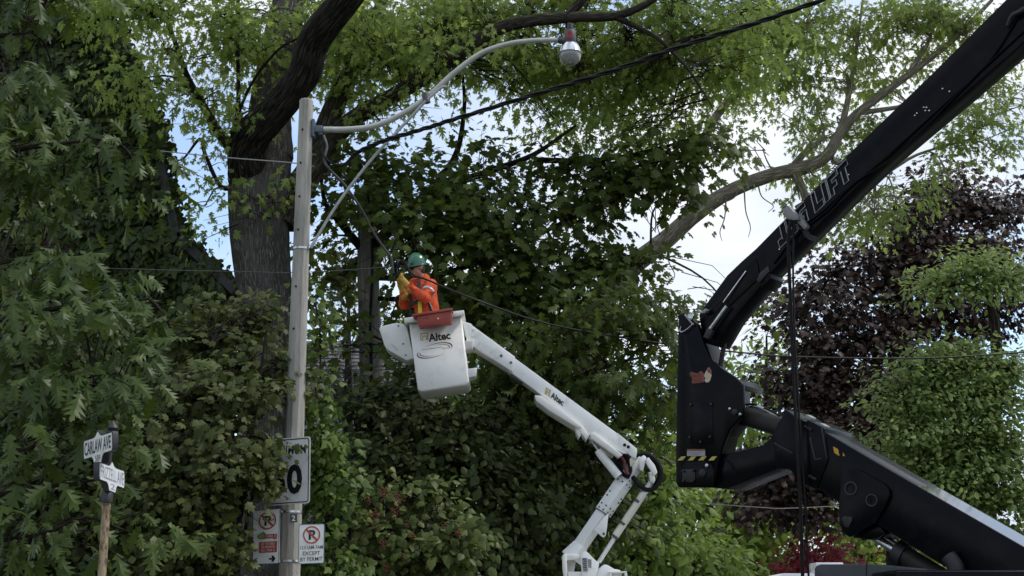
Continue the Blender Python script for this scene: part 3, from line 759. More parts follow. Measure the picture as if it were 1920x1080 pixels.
for (x, y, nb, rx, ry) in [(718,925,30,9,12),(745,935,34,10,12),(690,940,22,9,9),(700,968,46,15,14),(740,960,22,8,12),(760,985,10,8,8),(718,1020,16,6,8),(755,1042,10,5,5),(725,1065,24,5,15),(860,1000,28,12,9),(835,985,12,10,5),(662,968,12,7,8),(775,1008,14,10,5)]:
    c_ = W(x, y, 17.50)
    for k in range(nb):
        o = bpy.data.objects.new('berry', ico); C.objects.link(o); o.parent = dog; o.matrix_parent_inverse = Matrix.Translation(-dog.location)
        o.location = c_+Vector((random.gauss(0,.45)*rx/150, random.gauss(0,.03), random.gauss(0,.45)*ry/150)); o.scale = [random.uniform(.018,.028)]*3

# --- norway maple: smooth grey trunk behind the worker
nY = 23.0
b = at0(697, nY)
nor = thing('norway_maple', 'norway maple with smooth grey trunk standing behind the worker', 'tree', b)
tr = catmull([b+Vector((0,0,-.2)), W(697,900,nY), W(697,740,nY), W(693,600,nY), W(690,490,nY), W(692,400,nY), W(700,320,nY)], 6)
part('trunk', MB().tube(tr, interp([.26,.21,.19,.185,.18,.16,.13], len(tr)), 22, True, .012, 3, 5), 'bark_grey', nor)
sk = catmull([W(690,770,nY-.2), W(696,690,nY-.21), W(694,600,nY-.21), W(698,510,nY-.21), W(697,420,nY-.2), W(690,360,nY-.2)], 5)
part('vine_stem', MB().tube(sk, .022, 6), 'rubber', nor, label='black cable-thin stem running up the grey trunk')
att = list(tr[-12:])
for i, (pp, rr_) in enumerate([
 ([(694,470,nY),(760,400,nY-.4),(840,350,nY-.8),(920,320,nY-1),(1000,290,nY-1.2),(1080,235,nY-1.3)],[.11,.09,.07,.055,.04,.02]),
 ([(694,430,nY),(780,380,nY-.6),(850,300,nY-1),(870,210,nY-1.2),(868,140,nY-1.3)],[.10,.07,.05,.035,.02]),
 ([(692,520,nY),(800,520,nY-.5),(900,490,nY-.9),(1000,445,nY-1.2),(1070,410,nY-1.3),(1150,380,nY-1.4)],[.05,.05,.045,.04,.03,.02]),
 ([(693,560,nY),(820,560,nY-.4),(960,540,nY-.8),(1100,500,nY-1),(1220,470,nY-1.1)],[.045,.045,.04,.03,.02]),
 ([(690,480,nY),(640,420,nY-.2),(610,380,nY-.4),(600,320,nY-.5)],[.08,.06,.04,.02]),
 ([(1000,300,nY-1.2),(1120,300,nY-1.2),(1230,280,nY-1.2),(1320,250,nY-1.2)],[.05,.04,.03,.015]),
 ([(697,775,nY),(735,745,nY-.2),(760,715,nY-.4),(770,660,nY-.5)],[.09,.07,.05,.03])]):
    att += limb(nor, pp, rr_, 'bark_limb' if i < 6 else 'bark_grey', sides=9, seed=i)[3:]
pads = [(640,390,45,60,22.6,.5,1.3),(645,500,35,40,24,.4,1.6),(600,470,24,40,24,.4,1.4),(620,540,30,30,24.2,.4,1.4),(735,520,24,60,24,.4,1.6),(730,610,30,40,24,.4,1.6),(620,320,30,40,22.6,.4,.9),(720,330,70,60,22,.7,1.7),(750,415,65,50,21.6,.6,1.7),(820,370,75,60,21.8,.8,1.8),(820,450,75,55,21.6,.7,1.9),
 (900,300,55,40,22,.6,.9),(900,400,65,60,21.8,.7,1.6),(900,480,75,55,21.6,.7,1.9),(960,330,45,30,21.8,.5,.8),(980,400,60,45,21.8,.6,1.2),(980,480,75,50,21.6,.7,1.6),(1040,330,60,45,21.8,.6,1.3),(1060,400,60,40,21.8,.6,1.2),
 (1120,320,70,50,21.8,.7,1.6),(1110,400,45,30,21.8,.5,.9),(1180,340,60,55,21.8,.6,1.5),(1240,310,70,55,21.8,.7,1.7),(1250,370,50,40,21.8,.5,1.3),(1310,290,50,50,21.8,.6,1.4),
 (800,540,60,50,21.8,.6,1.5),(850,560,80,50,21.6,.7,1.8),(950,570,85,55,21.4,.8,1.9),(1050,560,75,50,21.4,.8,1.8),(1140,520,70,45,21.4,.7,1.8),(1200,500,45,40,21.4,.5,1.5),
 (690,655,60,22,21.7,.4,1.2),(765,690,35,50,21.7,.4,1.1),(622,600,26,50,22.2,.3,.8),(630,650,28,30,22.2,.3,.9),(760,760,60,40,21.8,.5,1.3),(1385,600,26,40,22,.3,1.1),(1100,470,40,30,21.6,.4,.9),(1020,520,60,40,21.5,.6,1.4)]
foliage(nor, pads, T_MAPLE, 'lf_norway', .128, 71, att, 'bark_limb', K=10, crad=.22, droop=.7, flat=.7, up=.6, vert=.35, nparts=300, br=.022)

# --- oak behind the white boom
b = at0(1010, 22.5)
oak2 = thing('dark_oak', 'dark oak with lobed leaves behind the white boom', 'tree', b)
tr = catmull([b+Vector((0,0,-.2)), W(1010,900,22.5), W(1000,760,22.4), W(1020,640,22.3)], 6)
part('trunk', MB().tube(tr, interp([.24,.18,.13,.07], len(tr)), 14, True, .03, 3, 6), 'bark_brown', oak2)
att = list(tr[6:])
for i, pp in enumerate([[(1005,820,22.4),(960,790,21.8),(920,800,21.4)],[(1000,760,22.4),(1100,700,21.5),(1200,670,21)],[(1000,720,22.4),(1120,640,21.3),(1230,610,20.8)],[(1010,680,22.3),(960,630,21.5),(900,610,21)],[(1005,860,22.4),(900,860,21.5),(780,840,21)],[(1005,840,22.4),(1120,820,21.6),(1220,780,21)]]):
    att += limb(oak2, pp, [.07,.045,.015], 'bark_brown', sides=7, seed=i)[4:]
pads = [(1000,640,90,50,20.9,.6,1.8),(1090,640,80,50,20.6,.6,1.8),(1170,610,80,50,20.4,.6,1.9),(1230,640,60,55,20.2,.5,1.9),(1210,710,75,55,20.2,.5,1.9),(1130,710,80,50,20.6,.6,1.9),(1240,760,45,50,20.3,.5,1.7),(1180,780,60,45,20.6,.5,1.6),(1050,720,80,50,21,.6,1.8),
 (960,700,80,50,21.4,.6,1.8),(930,640,60,50,21.2,.6,1.7),(1240,590,50,40,20.3,.4,1.6),(1190,560,60,40,20.6,.5,1.6),(1120,760,60,40,21,.5,1.5)]
foliage(oak2, pads, T_OAK, 'lf_norway', .20, 81, att, 'bark_brown', K=6, crad=.2, droop=.8, flat=.6, up=.5, vert=.5, nparts=300, area=.30)

# --- dark understorey shrubs behind the bucket truck
def bush(name, label, px, Y, pads, T, mat, L, seed, cat='shrub', group=None, **k):
    b = at0(px, Y); root = thing(name, label, cat, b, group)
    st = []
    xs = [(p[0], p[1], p[4]) for p in pads]
    for i, (x, y, yy) in enumerate(xs[::2]):
        e = W(x, y, yy); st += limb(root, [b+Vector((random.uniform(-.3,.3),0,-.1)), b.lerp(e,.5)+Vector((0,.1,.2)), e], [.07,.04,.015], k.get('bark','bark_brown'), 'stem', sides=6, world=True)[4:]
    kk = dict(K=8, crad=.18, droop=.6, flat=.6, up=.6, vert=.4, nparts=300, br=.025); kk.update({a: v for a, v in k.items() if a != 'bark'})
    foliage(root, pads, T, mat, L, seed, st, k.get('bark','bark_brown'), **kk)
    return root
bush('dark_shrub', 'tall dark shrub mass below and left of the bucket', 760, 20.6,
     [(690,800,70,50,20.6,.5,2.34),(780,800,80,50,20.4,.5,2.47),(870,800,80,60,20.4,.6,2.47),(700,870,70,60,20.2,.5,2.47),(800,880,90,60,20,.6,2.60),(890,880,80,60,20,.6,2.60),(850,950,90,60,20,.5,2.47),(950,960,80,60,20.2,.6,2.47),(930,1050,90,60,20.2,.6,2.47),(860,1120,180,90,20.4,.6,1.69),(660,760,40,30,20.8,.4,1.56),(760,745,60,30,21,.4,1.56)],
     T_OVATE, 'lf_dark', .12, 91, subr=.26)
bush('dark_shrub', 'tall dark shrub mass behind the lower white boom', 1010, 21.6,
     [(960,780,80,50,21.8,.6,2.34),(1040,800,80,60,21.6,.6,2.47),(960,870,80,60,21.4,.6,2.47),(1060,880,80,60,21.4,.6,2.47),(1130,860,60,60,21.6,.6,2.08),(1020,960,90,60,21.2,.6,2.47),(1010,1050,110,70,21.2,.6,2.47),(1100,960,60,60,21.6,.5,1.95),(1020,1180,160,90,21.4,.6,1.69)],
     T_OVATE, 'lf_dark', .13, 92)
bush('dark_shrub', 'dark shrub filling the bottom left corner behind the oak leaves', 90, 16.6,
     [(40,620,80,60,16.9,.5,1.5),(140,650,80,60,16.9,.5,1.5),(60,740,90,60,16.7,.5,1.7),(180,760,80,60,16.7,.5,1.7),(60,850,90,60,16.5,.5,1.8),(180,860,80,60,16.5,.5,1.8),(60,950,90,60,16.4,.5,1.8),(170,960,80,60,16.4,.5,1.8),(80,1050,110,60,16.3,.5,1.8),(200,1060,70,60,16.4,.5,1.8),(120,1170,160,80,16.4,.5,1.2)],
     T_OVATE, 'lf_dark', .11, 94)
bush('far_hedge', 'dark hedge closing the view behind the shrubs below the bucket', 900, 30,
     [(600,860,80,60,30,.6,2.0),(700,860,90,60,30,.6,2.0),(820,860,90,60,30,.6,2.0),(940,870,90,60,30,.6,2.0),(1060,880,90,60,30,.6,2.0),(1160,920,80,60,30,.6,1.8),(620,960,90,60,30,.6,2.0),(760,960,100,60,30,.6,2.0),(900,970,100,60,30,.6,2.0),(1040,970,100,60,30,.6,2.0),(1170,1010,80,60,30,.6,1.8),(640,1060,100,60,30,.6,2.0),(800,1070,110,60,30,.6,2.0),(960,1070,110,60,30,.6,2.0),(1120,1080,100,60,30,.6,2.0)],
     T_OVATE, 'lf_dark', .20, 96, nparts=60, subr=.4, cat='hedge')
bush('green_shrub', 'leafy green shrub right of the black hose loop', 1200, 24,
     [(1180,920,60,50,24,.6,1.6),(1240,930,60,60,24,.6,1.6),(1230,850,50,50,24.4,.5,1.0),(1170,990,70,60,23.8,.6,1.8),(1240,1010,60,60,24,.6,1.7),(1180,1070,80,50,23.8,.6,1.7),(1270,1060,50,50,24,.5,1.5),(1210,1180,120,80,24,.6,1.2),(1150,900,40,40,24,.4,1.2),(1250,800,40,40,24.6,.4,.6)],
     T_OVATE, 'lf_far2', .15, 93)

# --- light-barked maple on the right: long bare limb across the sky
rY = 27.0
b = at0(1120, rY)
mr = thing('light_barked_maple', 'maple with a long pale bare limb arching across the bright sky', 'tree', b)
tr = catmull([b+Vector((0,0,-.3)), W(1110,900,rY), W(1105,760,rY), W(1110,640,rY), W(1135,560,rY), W(1195,490,rY)], 6)
part('trunk', MB().tube(tr, interp([.5,.4,.34,.28,.23,.20], len(tr)), 18, True, .03, 3, 6), 'bark_light', mr)
m1 = limb(mr, [(1185,498,rY),(1245,452,rY-.1),(1305,400,rY-.2),(1370,358,rY-.3),(1440,330,rY-.4),(1510,313,rY-.4),(1550,292,rY-.4),(1575,250,rY-.4),(1605,215,rY-.5),(1650,180,rY-.6),(1720,128,rY-.7),(1790,72,rY-.8),(1860,0,rY-.8)],
          [.20,.185,.17,.145,.135,.13,.115,.098,.088,.078,.066,.05,.035], 'bark_light', sides=18, per=6, ridge=.03, seed=2, label='long pale limb crossing the sky')
m2 = limb(mr, [(1310,398,rY-.2),(1303,360,rY-.2),(1300,320,rY-.1),(1330,240,rY),(1370,185,rY),(1410,165,rY),(1470,110,rY),(1500,40,rY)], [.12,.10,.095,.09,.08,.06,.04,.02], 'bark_light', sides=10)
m3 = limb(mr, [(1480,322,rY-.4),(1510,285,rY-.4),(1540,262,rY-.3),(1545,240,rY-.3)], [.09,.06,.04,.02], 'bark_light', sides=8)
m4 = limb(mr, [(1570,262,rY-.4),(1585,210,rY-.4),(1600,130,rY-.4),(1610,60,rY-.3),(1620,-20,rY-.2)], [.08,.06,.045,.03,.02], 'bark_light', sides=8)
m5 = limb(mr, [(1490,325,rY-.4),(1505,355,rY-.4),(1510,378,rY-.4),(1492,388,rY-.5)], [.10,.085,.07,.03], 'bark_light', sides=8, name='broken_stub')
m6 = limb(mr, [(1610,212,rY-.5),(1660,205,rY-.5),(1720,195,rY-.5),(1800,180,rY-.4),(1850,170,rY-.4)], [.06,.05,.035,.02,.012], 'bark_light', sides=7)
m7 = limb(mr, [(1700,142,rY-.7),(1740,80,rY-.7),(1760,10,rY-.7)], [.05,.035,.02], 'bark_light', sides=7)
m8 = limb(mr, [(1560,300,rY-.4),(1640,330,rY-.2),(1720,290,rY),(1820,260,rY+.1)], [.06,.045,.03,.015], 'bark_light', sides=7)
for i, (x, y, dx_, dy_) in enumerate([(1362,362,-8,90),(1395,345,8,100),(1385,350,-20,40),(1420,338,20,60),(1250,450,10,80)]):
    limb(mr, [(x,y,rY-.4),(x+dx_*.4,y+dy_*.5,rY-.5),(x+dx_*1.5,y+dy_*.8,rY-.5),(x+dx_,y+dy_,rY-.5)], [.018,.012,.009,.005], 'bark_light', 'dead_twig', sides=5)
att = m1[25:]+m2+m3+m4+m6+m7+m8
pads = [(1400,60,60,60,26.8,.9,1.82),(1460,40,55,60,26.7,.9,1.82),(1520,40,50,60,26.7,.9,1.49),(1470,130,50,45,26.8,.7,1.49),(1420,150,45,45,27,.6,1.49),(1390,200,30,30,27,.4,0.83),(1520,120,35,40,26.7,.5,1.15),(1600,60,50,70,26.6,.7,1.15),
 (1590,160,40,50,26.6,.6,1.15),(1530,190,35,50,26.6,.5,0.90),(1480,230,30,35,26.7,.4,0.75),(1640,120,45,50,27.7,.6,0.99),(1690,50,60,60,26.4,.8,1.65),(1750,30,65,50,26.3,.8,1.82),(1800,60,55,50,26.3,.7,1.65),(1720,120,50,40,27.7,.6,1.15),
 (1760,170,40,30,26.5,.5,0.83),(1860,160,40,25,26.6,.5,1.15),(1900,80,35,35,26.5,.5,0.99),(1840,230,50,50,26.7,.6,1.32),(1870,290,35,30,26.8,.5,0.99),(1800,270,40,40,26.9,.5,1.15),(1780,330,30,28,26.9,.4,0.83),(1580,260,45,35,27.7,.5,1.32),
 (1620,240,40,35,27.7,.4,1.15),(1540,270,35,30,27.7,.4,0.99),(1560,310,40,22,27.7,.4,1.15),(1500,290,28,22,26.7,.3,0.83),(1520,340,40,20,26.8,.3,0.99),(1500,375,30,20,26.8,.3,0.83),(1430,280,20,20,26.8,.2,0.42),(1390,270,20,18,26.9,.2,0.49),(1350,240,40,40,27,.4,0.99),
 (1640,410,50,45,27.2,.5,1.65),(1680,380,35,35,27.3,.4,1.32),(1600,420,25,30,27.2,.3,0.83),(1900,210,30,40,26.8,.4,0.99),(1900,130,25,20,26.6,.3,0.83),(1660,180,30,25,27.7,.4,0.66)]
foliage(mr, pads, T_SILVER, 'lf_silver_r', .112, 101, att, 'bark_light', K=16, crad=.15, br=.02, subr=.32, subn=4, droop=.7, flat=.8, up=.45, vert=.65, nparts=300, tw=1.6)

# --- purple-leaved maple
b = at0(1680, 31)
pur = thing('purple_maple', 'dark purple-leaved maple behind the black boom lift', 'tree', b)
tr = catmull([b+Vector((0,0,-.3)), W(1690,900,31), W(1700,700,31), W(1690,520,31), W(1700,380,31)], 6)
part('trunk', MB().tube(tr, interp([.35,.28,.2,.12,.05], len(tr)), 14, True, .03, 3, 6), 'bark_limb', pur)
att = list(tr[6:])
for i, pp in enumerate([[(1695,700,31),(1590,620,30.4),(1520,560,30)],[(1695,640,31),(1800,560,30.4),(1880,500,30)],[(1692,760,31),(1580,740,30),(1500,700,29.5)],[(1692,560,31),(1640,450,30.5),(1600,420,30.3)],[(1695,500,31),(1780,420,30.5),(1860,400,30.3)],[(1692,800,31),(1560,820,30),(1480,860,29.5)]]):
    att += limb(pur, pp, [.09,.06,.02], 'bark_limb', sides=7, seed=i)[3:]
pads = [(1780,350,60,40,30.8,.8,1.26),(1740,390,60,45,30.8,.8,1.68),(1830,400,60,50,30.8,.9,1.82),(1890,390,45,45,30.8,.8,1.68),(1700,450,60,50,30.6,.9,1.82),(1640,500,60,45,30.5,.9,1.68),(1570,500,50,35,30.4,.8,1.26),(1520,540,45,40,30.2,.8,1.54),(1500,600,40,45,30,.8,1.68),
 (1580,580,60,50,30.2,.9,1.68),(1660,560,60,45,30.4,.9,1.68),(1760,460,60,50,30.6,.9,1.96),(1850,470,65,45,30.6,.9,1.96),(1740,540,55,50,30.5,.9,1.68),(1540,660,60,45,30,.9,2.10),(1620,650,60,45,30.2,.9,2.10),(1700,620,60,50,30.4,.9,1.82),
 (1500,710,55,45,29.8,.8,2.38),(1580,730,70,50,29.8,.9,2.52),(1650,720,50,50,30,.8,2.38),(1530,800,70,50,29.8,.9,2.66),(1620,800,70,50,29.8,.9,2.66),(1700,760,60,60,30.2,.9,1.96),(1470,870,55,50,29.8,.8,2.52),(1550,880,70,50,29.8,.9,2.66),(1440,930,55,40,29.8,.7,2.38),(1520,950,60,40,29.8,.8,2.52),
 (1780,600,60,50,30.6,.8,1.54),(1860,600,60,50,30.6,.8,1.68),(1900,540,40,50,30.6,.8,1.68),(1800,700,70,60,30.6,.8,1.82),(1640,880,70,50,30,.9,2.24),(1780,850,120,80,30.6,.9,1.68),(1580,340+90,25,20,30.6,.4,0.56)]
foliage(pur, pads, T_MAPLE, 'lf_purple', .108, 111, att, 'bark_limb', K=12, crad=.24, droop=.6, flat=.6, up=.7, vert=.3, nparts=300)

# --- fresh green small tree at the right edge
b = at0(1850, 24)
kat = thing('katsura_tree', 'fresh green small-leaved tree at the right edge with arching crown', 'tree', b)
tr = catmull([b+Vector((0,0,-.3)), W(1850,980,24), W(1860,800,24), W(1870,640,24), W(1850,540,24)], 6)
part('trunk', MB().tube(tr, interp([.2,.16,.12,.08,.04], len(tr)), 12, True, .03, 3, 6), 'bark_brown', kat)
att = list(tr[5:])
for i, pp in enumerate([[(1866,680,24),(1850,560,23.8),(1790,520,23.6)],[(1862,800,24),(1780,720,23.5),(1710,720,23.3)],[(1862,780,24),(1900,700,23.6),(1940,690,23.4)],[(1855,900,24),(1760,850,23.4),(1690,830,23.2)],[(1852,960,24),(1770,930,23.4),(1700,900,23.2)]]):
    att += limb(kat, pp, [.06,.04,.012], 'bark_brown', sides=7, seed=i)[3:]
pads = [(1830,510,60,30,23.6,.5,3.62),(1780,545,40,35,23.5,.4,3.90),(1890,520,45,35,23.6,.5,3.90),(1800,660,70,35,23.5,.5,2.79),(1730,690,50,40,23.3,.5,2.97),(1870,690,60,40,23.4,.5,2.79),(1760,740,70,45,23.3,.5,3.34),(1850,760,75,50,23.3,.5,3.52),
 (1700,760,40,40,23.3,.4,2.79),(1710,810,50,40,23.1,.5,3.15),(1790,820,75,45,23.2,.5,3.52),(1880,850,70,55,23.2,.5,3.52),(1740,870,60,40,23.2,.5,3.34),(1820,910,75,50,23.2,.5,3.34),(1900,940,60,50,23.2,.5,3.34),(1730,930,55,40,23.3,.5,2.97),(1800,990,90,50,23.3,.5,3.34),(1900,1030,80,50,23.3,.5,3.34)]
foliage(kat, pads, T_OVATE, 'lf_green', .088, 121, att, 'bark_brown', K=14, crad=.24, droop=.45, flat=.25, up=1.0, vert=.15, nparts=300, br=.02, subr=.30, subn=6, nz=.25)

# --- bright trees farther down the street
def far_tree(name, label, px, Y, pads, T, mat, L, seed, group='trees farther down the street', **k):
    b = at0(px, Y); root = thing(name, label, 'tree', b, group)
    top = min(p[1] for p in pads); xs = sum(p[0] for p in pads)/len(pads)
    tr = catmull([b+Vector((0,0,-.3)), W(px, 1050, Y), W((px+xs)/2, (1050+top)/2, Y), W(xs, top+20, Y)], 5)
    part('trunk', MB().tube(tr, interp([.22,.16,.10,.03], len(tr)), 10, True, .02), 'bark_brown', root)
    kk = dict(K=8, crad=.3, droop=.5, flat=.6, up=.5, vert=.6, nparts=120, br=.05); kk.update(k)
    foliage(root, pads, T, mat, L, seed, list(tr[3:]), 'bark_brown', **kk)
far_tree('poplar', 'pale green upright tree seen behind the black lift column', 1440, 44,
     [(1450,610,22,40,44,.8,1.46),(1430,660,35,35,44,.9,1.95),(1460,690,35,45,44,1,2.11),(1420,720,35,40,44,1,2.44),(1455,760,40,45,44,1,2.44),(1410,790,45,50,44,1,2.76),(1480,640,20,40,44,.6,1.30),(1400,850,50,50,44,1,2.60),(1430,900,60,60,44,1,2.44)], T_SLIM, 'lf_far', .27, 131, vert=.4)
far_tree('street_tree', 'yellow-green tree below the lift column, middle distance', 1380, 40,
     [(1330,940,60,40,40,1,2.73),(1400,950,60,40,40,1,2.91),(1360,990,70,40,40,1,3.09),(1440,1000,60,40,40,1,3.09),(1310,1000,50,40,40,1,2.73),(1420,1050,80,40,40,1,3.28),(1340,1060,70,40,40,1,3.09),(1460,960,45,35,40,.8,2.55),(1380,1120,140,60,40,1,2.37)], T_OVATE, 'lf_far', .22, 132)
far_tree('street_tree', 'grey-green feathery tree at the bottom beside the white truck pedestal', 1290, 33,
     [(1290,1010,40,45,33,.8,2.37),(1320,1050,50,40,33,.8,2.91),(1270,1060,40,40,33,.8,2.73),(1350,1070,50,35,33,.8,2.73),(1300,1130,90,60,33,.8,2.37)], T_SLIM, 'lf_far2', .2, 133)
far_tree('street_tree', 'green tree filling the gap under the black lower boom', 1620, 38,
     [(1600,960,50,40,38,1,2.08),(1660,1000,60,40,38,1,2.21),(1600,1030,60,40,38,1,2.21),(1720,1040,60,40,38,1,2.21),(1650,1070,90,40,38,1,2.21),(1760,1070,60,40,38,1,1.95),(1640,1130,140,60,38,1,1.56),(1560,980,40,40,38,.8,1.82)], T_OVATE, 'lf_far', .2, 134)
far_tree('street_tree', 'pale tree crown showing behind the big oak near the hose loop', 1240, 46,
     [(1230,830,60,50,46,1,1.17),(1270,870,60,50,46,1,1.56),(1200,860,50,50,46,1,1.56),(1270,780,40,40,46,1,0.78),(1240,930,90,50,46,1,1.95),(1160,800,50,40,46,1,0.91)], T_OVATE, 'lf_far', .26, 135)
far_tree('street_tree', 'tall green tree far behind the grey maple trunk', 900, 48,
     [(640,700,60,50,48,1,0.65),(760,640,80,60,48,1.2,1.30),(860,640,90,60,48,1.2,1.43),(980,620,90,60,48,1.2,1.43),(900,720,120,60,48,1.2,1.69),(1050,700,100,60,48,1.2,1.43),(760,720,80,50,48,1.2,1.30),(1130,640,80,60,48,1.2,1.17),(920,820,180,80,48,1.2,1.56),(1080,820,90,80,48,1.2,1.56),(880,540,120,60,48,1.2,1.17)], T_OVATE, 'lf_far2', .26, 136)
bush('red_japanese_maple', 'crimson red-leaved small tree at the bottom behind the hanging hoses', 1525, 30,
     [(1525,1040,36,34,30,.6,2.21),(1545,1020,25,22,30,.5,1.95),(1505,1060,36,30,30,.6,2.21),(1550,1060,30,30,30,.6,1.95),(1525,1090,50,40,30,.6,1.82),(1520,1012,14,14,30,.3,1.17)], T_SILVER, 'lf_red', .13, 137, cat='tree', nparts=150, subr=.18)
far_tree('spruce', 'dark drooping spruce glimpsed between the pole and the grey trunk', 650, 29,
     [(655,540,24,22,29,.5,2.20),(630,570,24,20,29,.5,2.20),(660,600,16,24,29,.4,2.42),(640,620,20,22,29,.4,2.20),(655,690,22,40,29,.5,3.30),(632,720,30,30,29,.5,3.08),(665,740,26,30,29,.5,3.30),(690,720,30,30,29,.5,2.5),(740,720,30,30,29,.5,2.5),(610,700,26,40,29,.5,2.5),(660,660,22,24,29,.4,2.0),(610,540,20,20,29,.4,1.76)], T_NEEDLE, 'lf_spruce', .22, 138, group=None, droop=1.4, area=.2, nparts=150)

# ------------------------------------------------------------------ concrete street-light pole
pY = 16.4
pt = W(574.5, 187, pY)
pb = Vector((W(548, 900, pY).x, pY, 0))
pole = thing('street_light', 'concrete street light pole with long curved grey arm and round lamp', 'street light', pb)
ax = lambda z: pb.lerp(pt, z/pt.z)
rad = lambda z: .135-(.135-.084)*z/pt.z
zs = [-.1]+[pt.z*i/14 for i in range(1, 14)]+[pt.z-.02, pt.z]
mb = MB().tube([ax(z) for z in zs], [rad(z) for z in zs[:-1]]+[rad(pt.z)*.9], 10)
part('pole', mb, 'concrete', pole, sm=False, bevel=.006)
def z_at(py): return W(560, py, pY).z
for x, y in ((569,247),(563.6,372),(561,434),(557,540),(553,619),(565.5,309)):
    p = W(x, y, pY); c_ = ax(p.z); r = rad(p.z)
    dx_ = max(-.8*r, min(.8*r, p.x-c_.x)); yy = c_.y-math.sqrt(r*r-dx_*dx_)*.985
    part('bolt_hole', MB().lathe((c_.x+dx_, yy+.012, p.z), (0,-1,0), [(.013,0),(.013,.02)], 10), 'hole', pole)
for y in (467, 960, 1052):
    z = z_at(y); c_ = ax(z)
    part('steel_band', MB().lathe(c_+Vector((0,0,-.012)), (0,0,1), [(rad(z)+.002,0),(rad(z)+.006,0),(rad(z)+.006,.024),(rad(z)+.002,.024)], 20), 'steel', pole)
# bracket, arm, brace
z0 = z_at(243); c_ = ax(z0); rx_ = rad(z0)
brk = MB().box((c_.x+rx_+.012, pY, z0+.01), (.035,.12,.22)).box((c_.x+rx_+.075, pY, z0), (.10,.085,.085)).box((c_.x+rx_+.10, pY, z0-.055), (.05,.06,.03))
part('bracket', brk, 'bracket', pole, bevel=.006)
ap = catmull([W(607,243,pY), W(650,243,pY), W(700,237,pY), W(750,216,pY), W(800,183,pY), W(850,138,pY), W(900,101,pY), W(950,83,pY), W(1000,76,pY), W(1053,75,pY)], 6)
part('arm', MB().tube(ap, interp([.038,.038,.037,.036,.035,.034,.032,.031,.030,.030], len(ap)), 14), 'armgrey', pole)
bp = catmull([W(838,163,pY-.02), W(826,165,pY-.03), W(800,188,pY-.045), W(770,220,pY-.04), W(700,295,pY-.03), W(640,372,pY-.03), W(600,435,pY-.03), W(583,465,pY-.04)], 5)
part('brace', MB().tube(bp, .018, 10), 'galv', pole)
part('clamp', MB().tube([W(797,176,pY-.02), W(801,193,pY-.02)], .044, 12), 'darkgrey', pole)
# lamp
lc = W(1069, 107, pY); u = 1/ (FPX/ (pY*1.0))  # metres per pixel
hd = W(1069, 80, pY)
lamp = part('lamp_head', MB().lathe(W(1069,80,pY), (0,0,1), [(.070,0),(.074,.01),(.074,.14),(.066,.155),(.030,.158),(.028,.165)], 20), 'darkgrey', pole)
part('photocell', MB().lathe(hd+Vector((0,0,.160)), (0,0,1), [(.045,0),(.045,.03),(.038,.035),(.036,.085),(.02,.095)], 16), 'cast_dark', lamp)
part('neck', MB().tube([W(1046,75,pY), W(1061,76,pY)], .042, 12), 'darkgrey', lamp)
rib = MB(); sides = 32
prof = [(.062,.0),(.098,-.03),(.122,-.075),(.134,-.125),(.138,-.140)]
part('ribbed_reflector', rib.lathe(hd+Vector((0,0,0)), (0,0,1), [(.140,-.142),(.134,-.125),(.122,-.075),(.098,-.03),(.062,.002)], 32), 'chrome', lamp)
part('rim', MB().lathe(hd+Vector((0,0,-.152)), (0,0,1), [(.136,0),(.150,.002),(.150,.010),(.136,.014)], 32), 'galv', lamp)
part('globe', MB().lathe(hd+Vector((0,0,-.150)), (0,0,-1), [(.137,0),(.134,.03),(.122,.07),(.098,.108),(.062,.132),(.03,.140)], 32), 'globe', lamp)
q = Quad(W(1062,59,pY-.08), W(1073,59,pY-.08), W(1073,71,pY-.08), W(1062,71,pY-.08), 1, 1)
part('red_label', q.poly(MB(), [(0,0),(1,0),(1,1),(0,1)], .0, .004), 'red_label', lamp)
lettering('7', q, .35,.15,.65,.85, 'letter_dkred', lamp, .002, .02)

# ------------------------------------------------------------------ signs on the pole
def sign(name, label, cat, q, wd, ht, rr, plate='sign_white', edge='sign_white', inset=.006):
    root = thing(name, label, cat, q.pt(wd/2, ht, -.03))
    part('plate', q.poly(MB(), rrect(0,0,wd,ht,rr), 0, .004), plate, root)
    part('backing_bar', q.poly(MB(), [(wd*.25,ht*.2),(wd*.75,ht*.2),(wd*.75,ht*.25),(wd*.25,ht*.25)], -.006, .03), 'galv', root)
    return root
def frame_ring(q, x0,y0,x1,y1,r,t,off):
    a = rrect(x0,y0,x1,y1,r); b_ = rrect(x0+t,y0+t,x1-t,y1-t,max(r-t,.002)); mb = MB(); n = len(a)
    for i in range(n):
        q.poly(mb, [a[i], a[(i+1)%n], b_[(i+1)%n], b_[i]], off)
    return mb
q = Quad(W(496,824.5,16.30), W(582,818,16.04), W(580.5,943.5,16.04), W(496,949,16.30), .60, .75)
sg = sign('speed_limit_sign', 'white MAXIMUM speed limit sign on the concrete pole, half hidden by leaves', 'sign', q, .6, .75, .035)
part('border', frame_ring(q,.014,.014,.586,.736,.03,.011,.0025), 'letter_black', sg)
lettering('MAXIMUM', q, .055,.085,.545,.19, 'letter_black', sg, .003, .012)
lettering('50', q, .10,.30,.50,.64, 'letter_black', sg, .003, .035, space=1.05)
for y in (.06,.69): part('bolt', MB().lathe(q.pt(.3,y,0), q.n, [(.010,0),(.010,.006),(.004,.008)], 10), 'darkgrey', sg)
def noparking(q, root, cx, cy, r, off=.003):
    lettering('P', q, cx-.34*r, cy-.55*r, cx+.42*r, cy+.55*r, 'letter_black', root, off, .035)
    mb = q.ring(MB(), cx, cy, r*.84, r, off+.0012)
    a = .6*r; t = .085*r
    q.poly(mb, [(cx-a-t,cy-a+t),(cx-a+t,cy-a-t),(cx+a+t,cy+a-t),(cx+a-t,cy+a+t)], off+.0016)
    part('prohibition_ring', mb, 'sign_red', root)
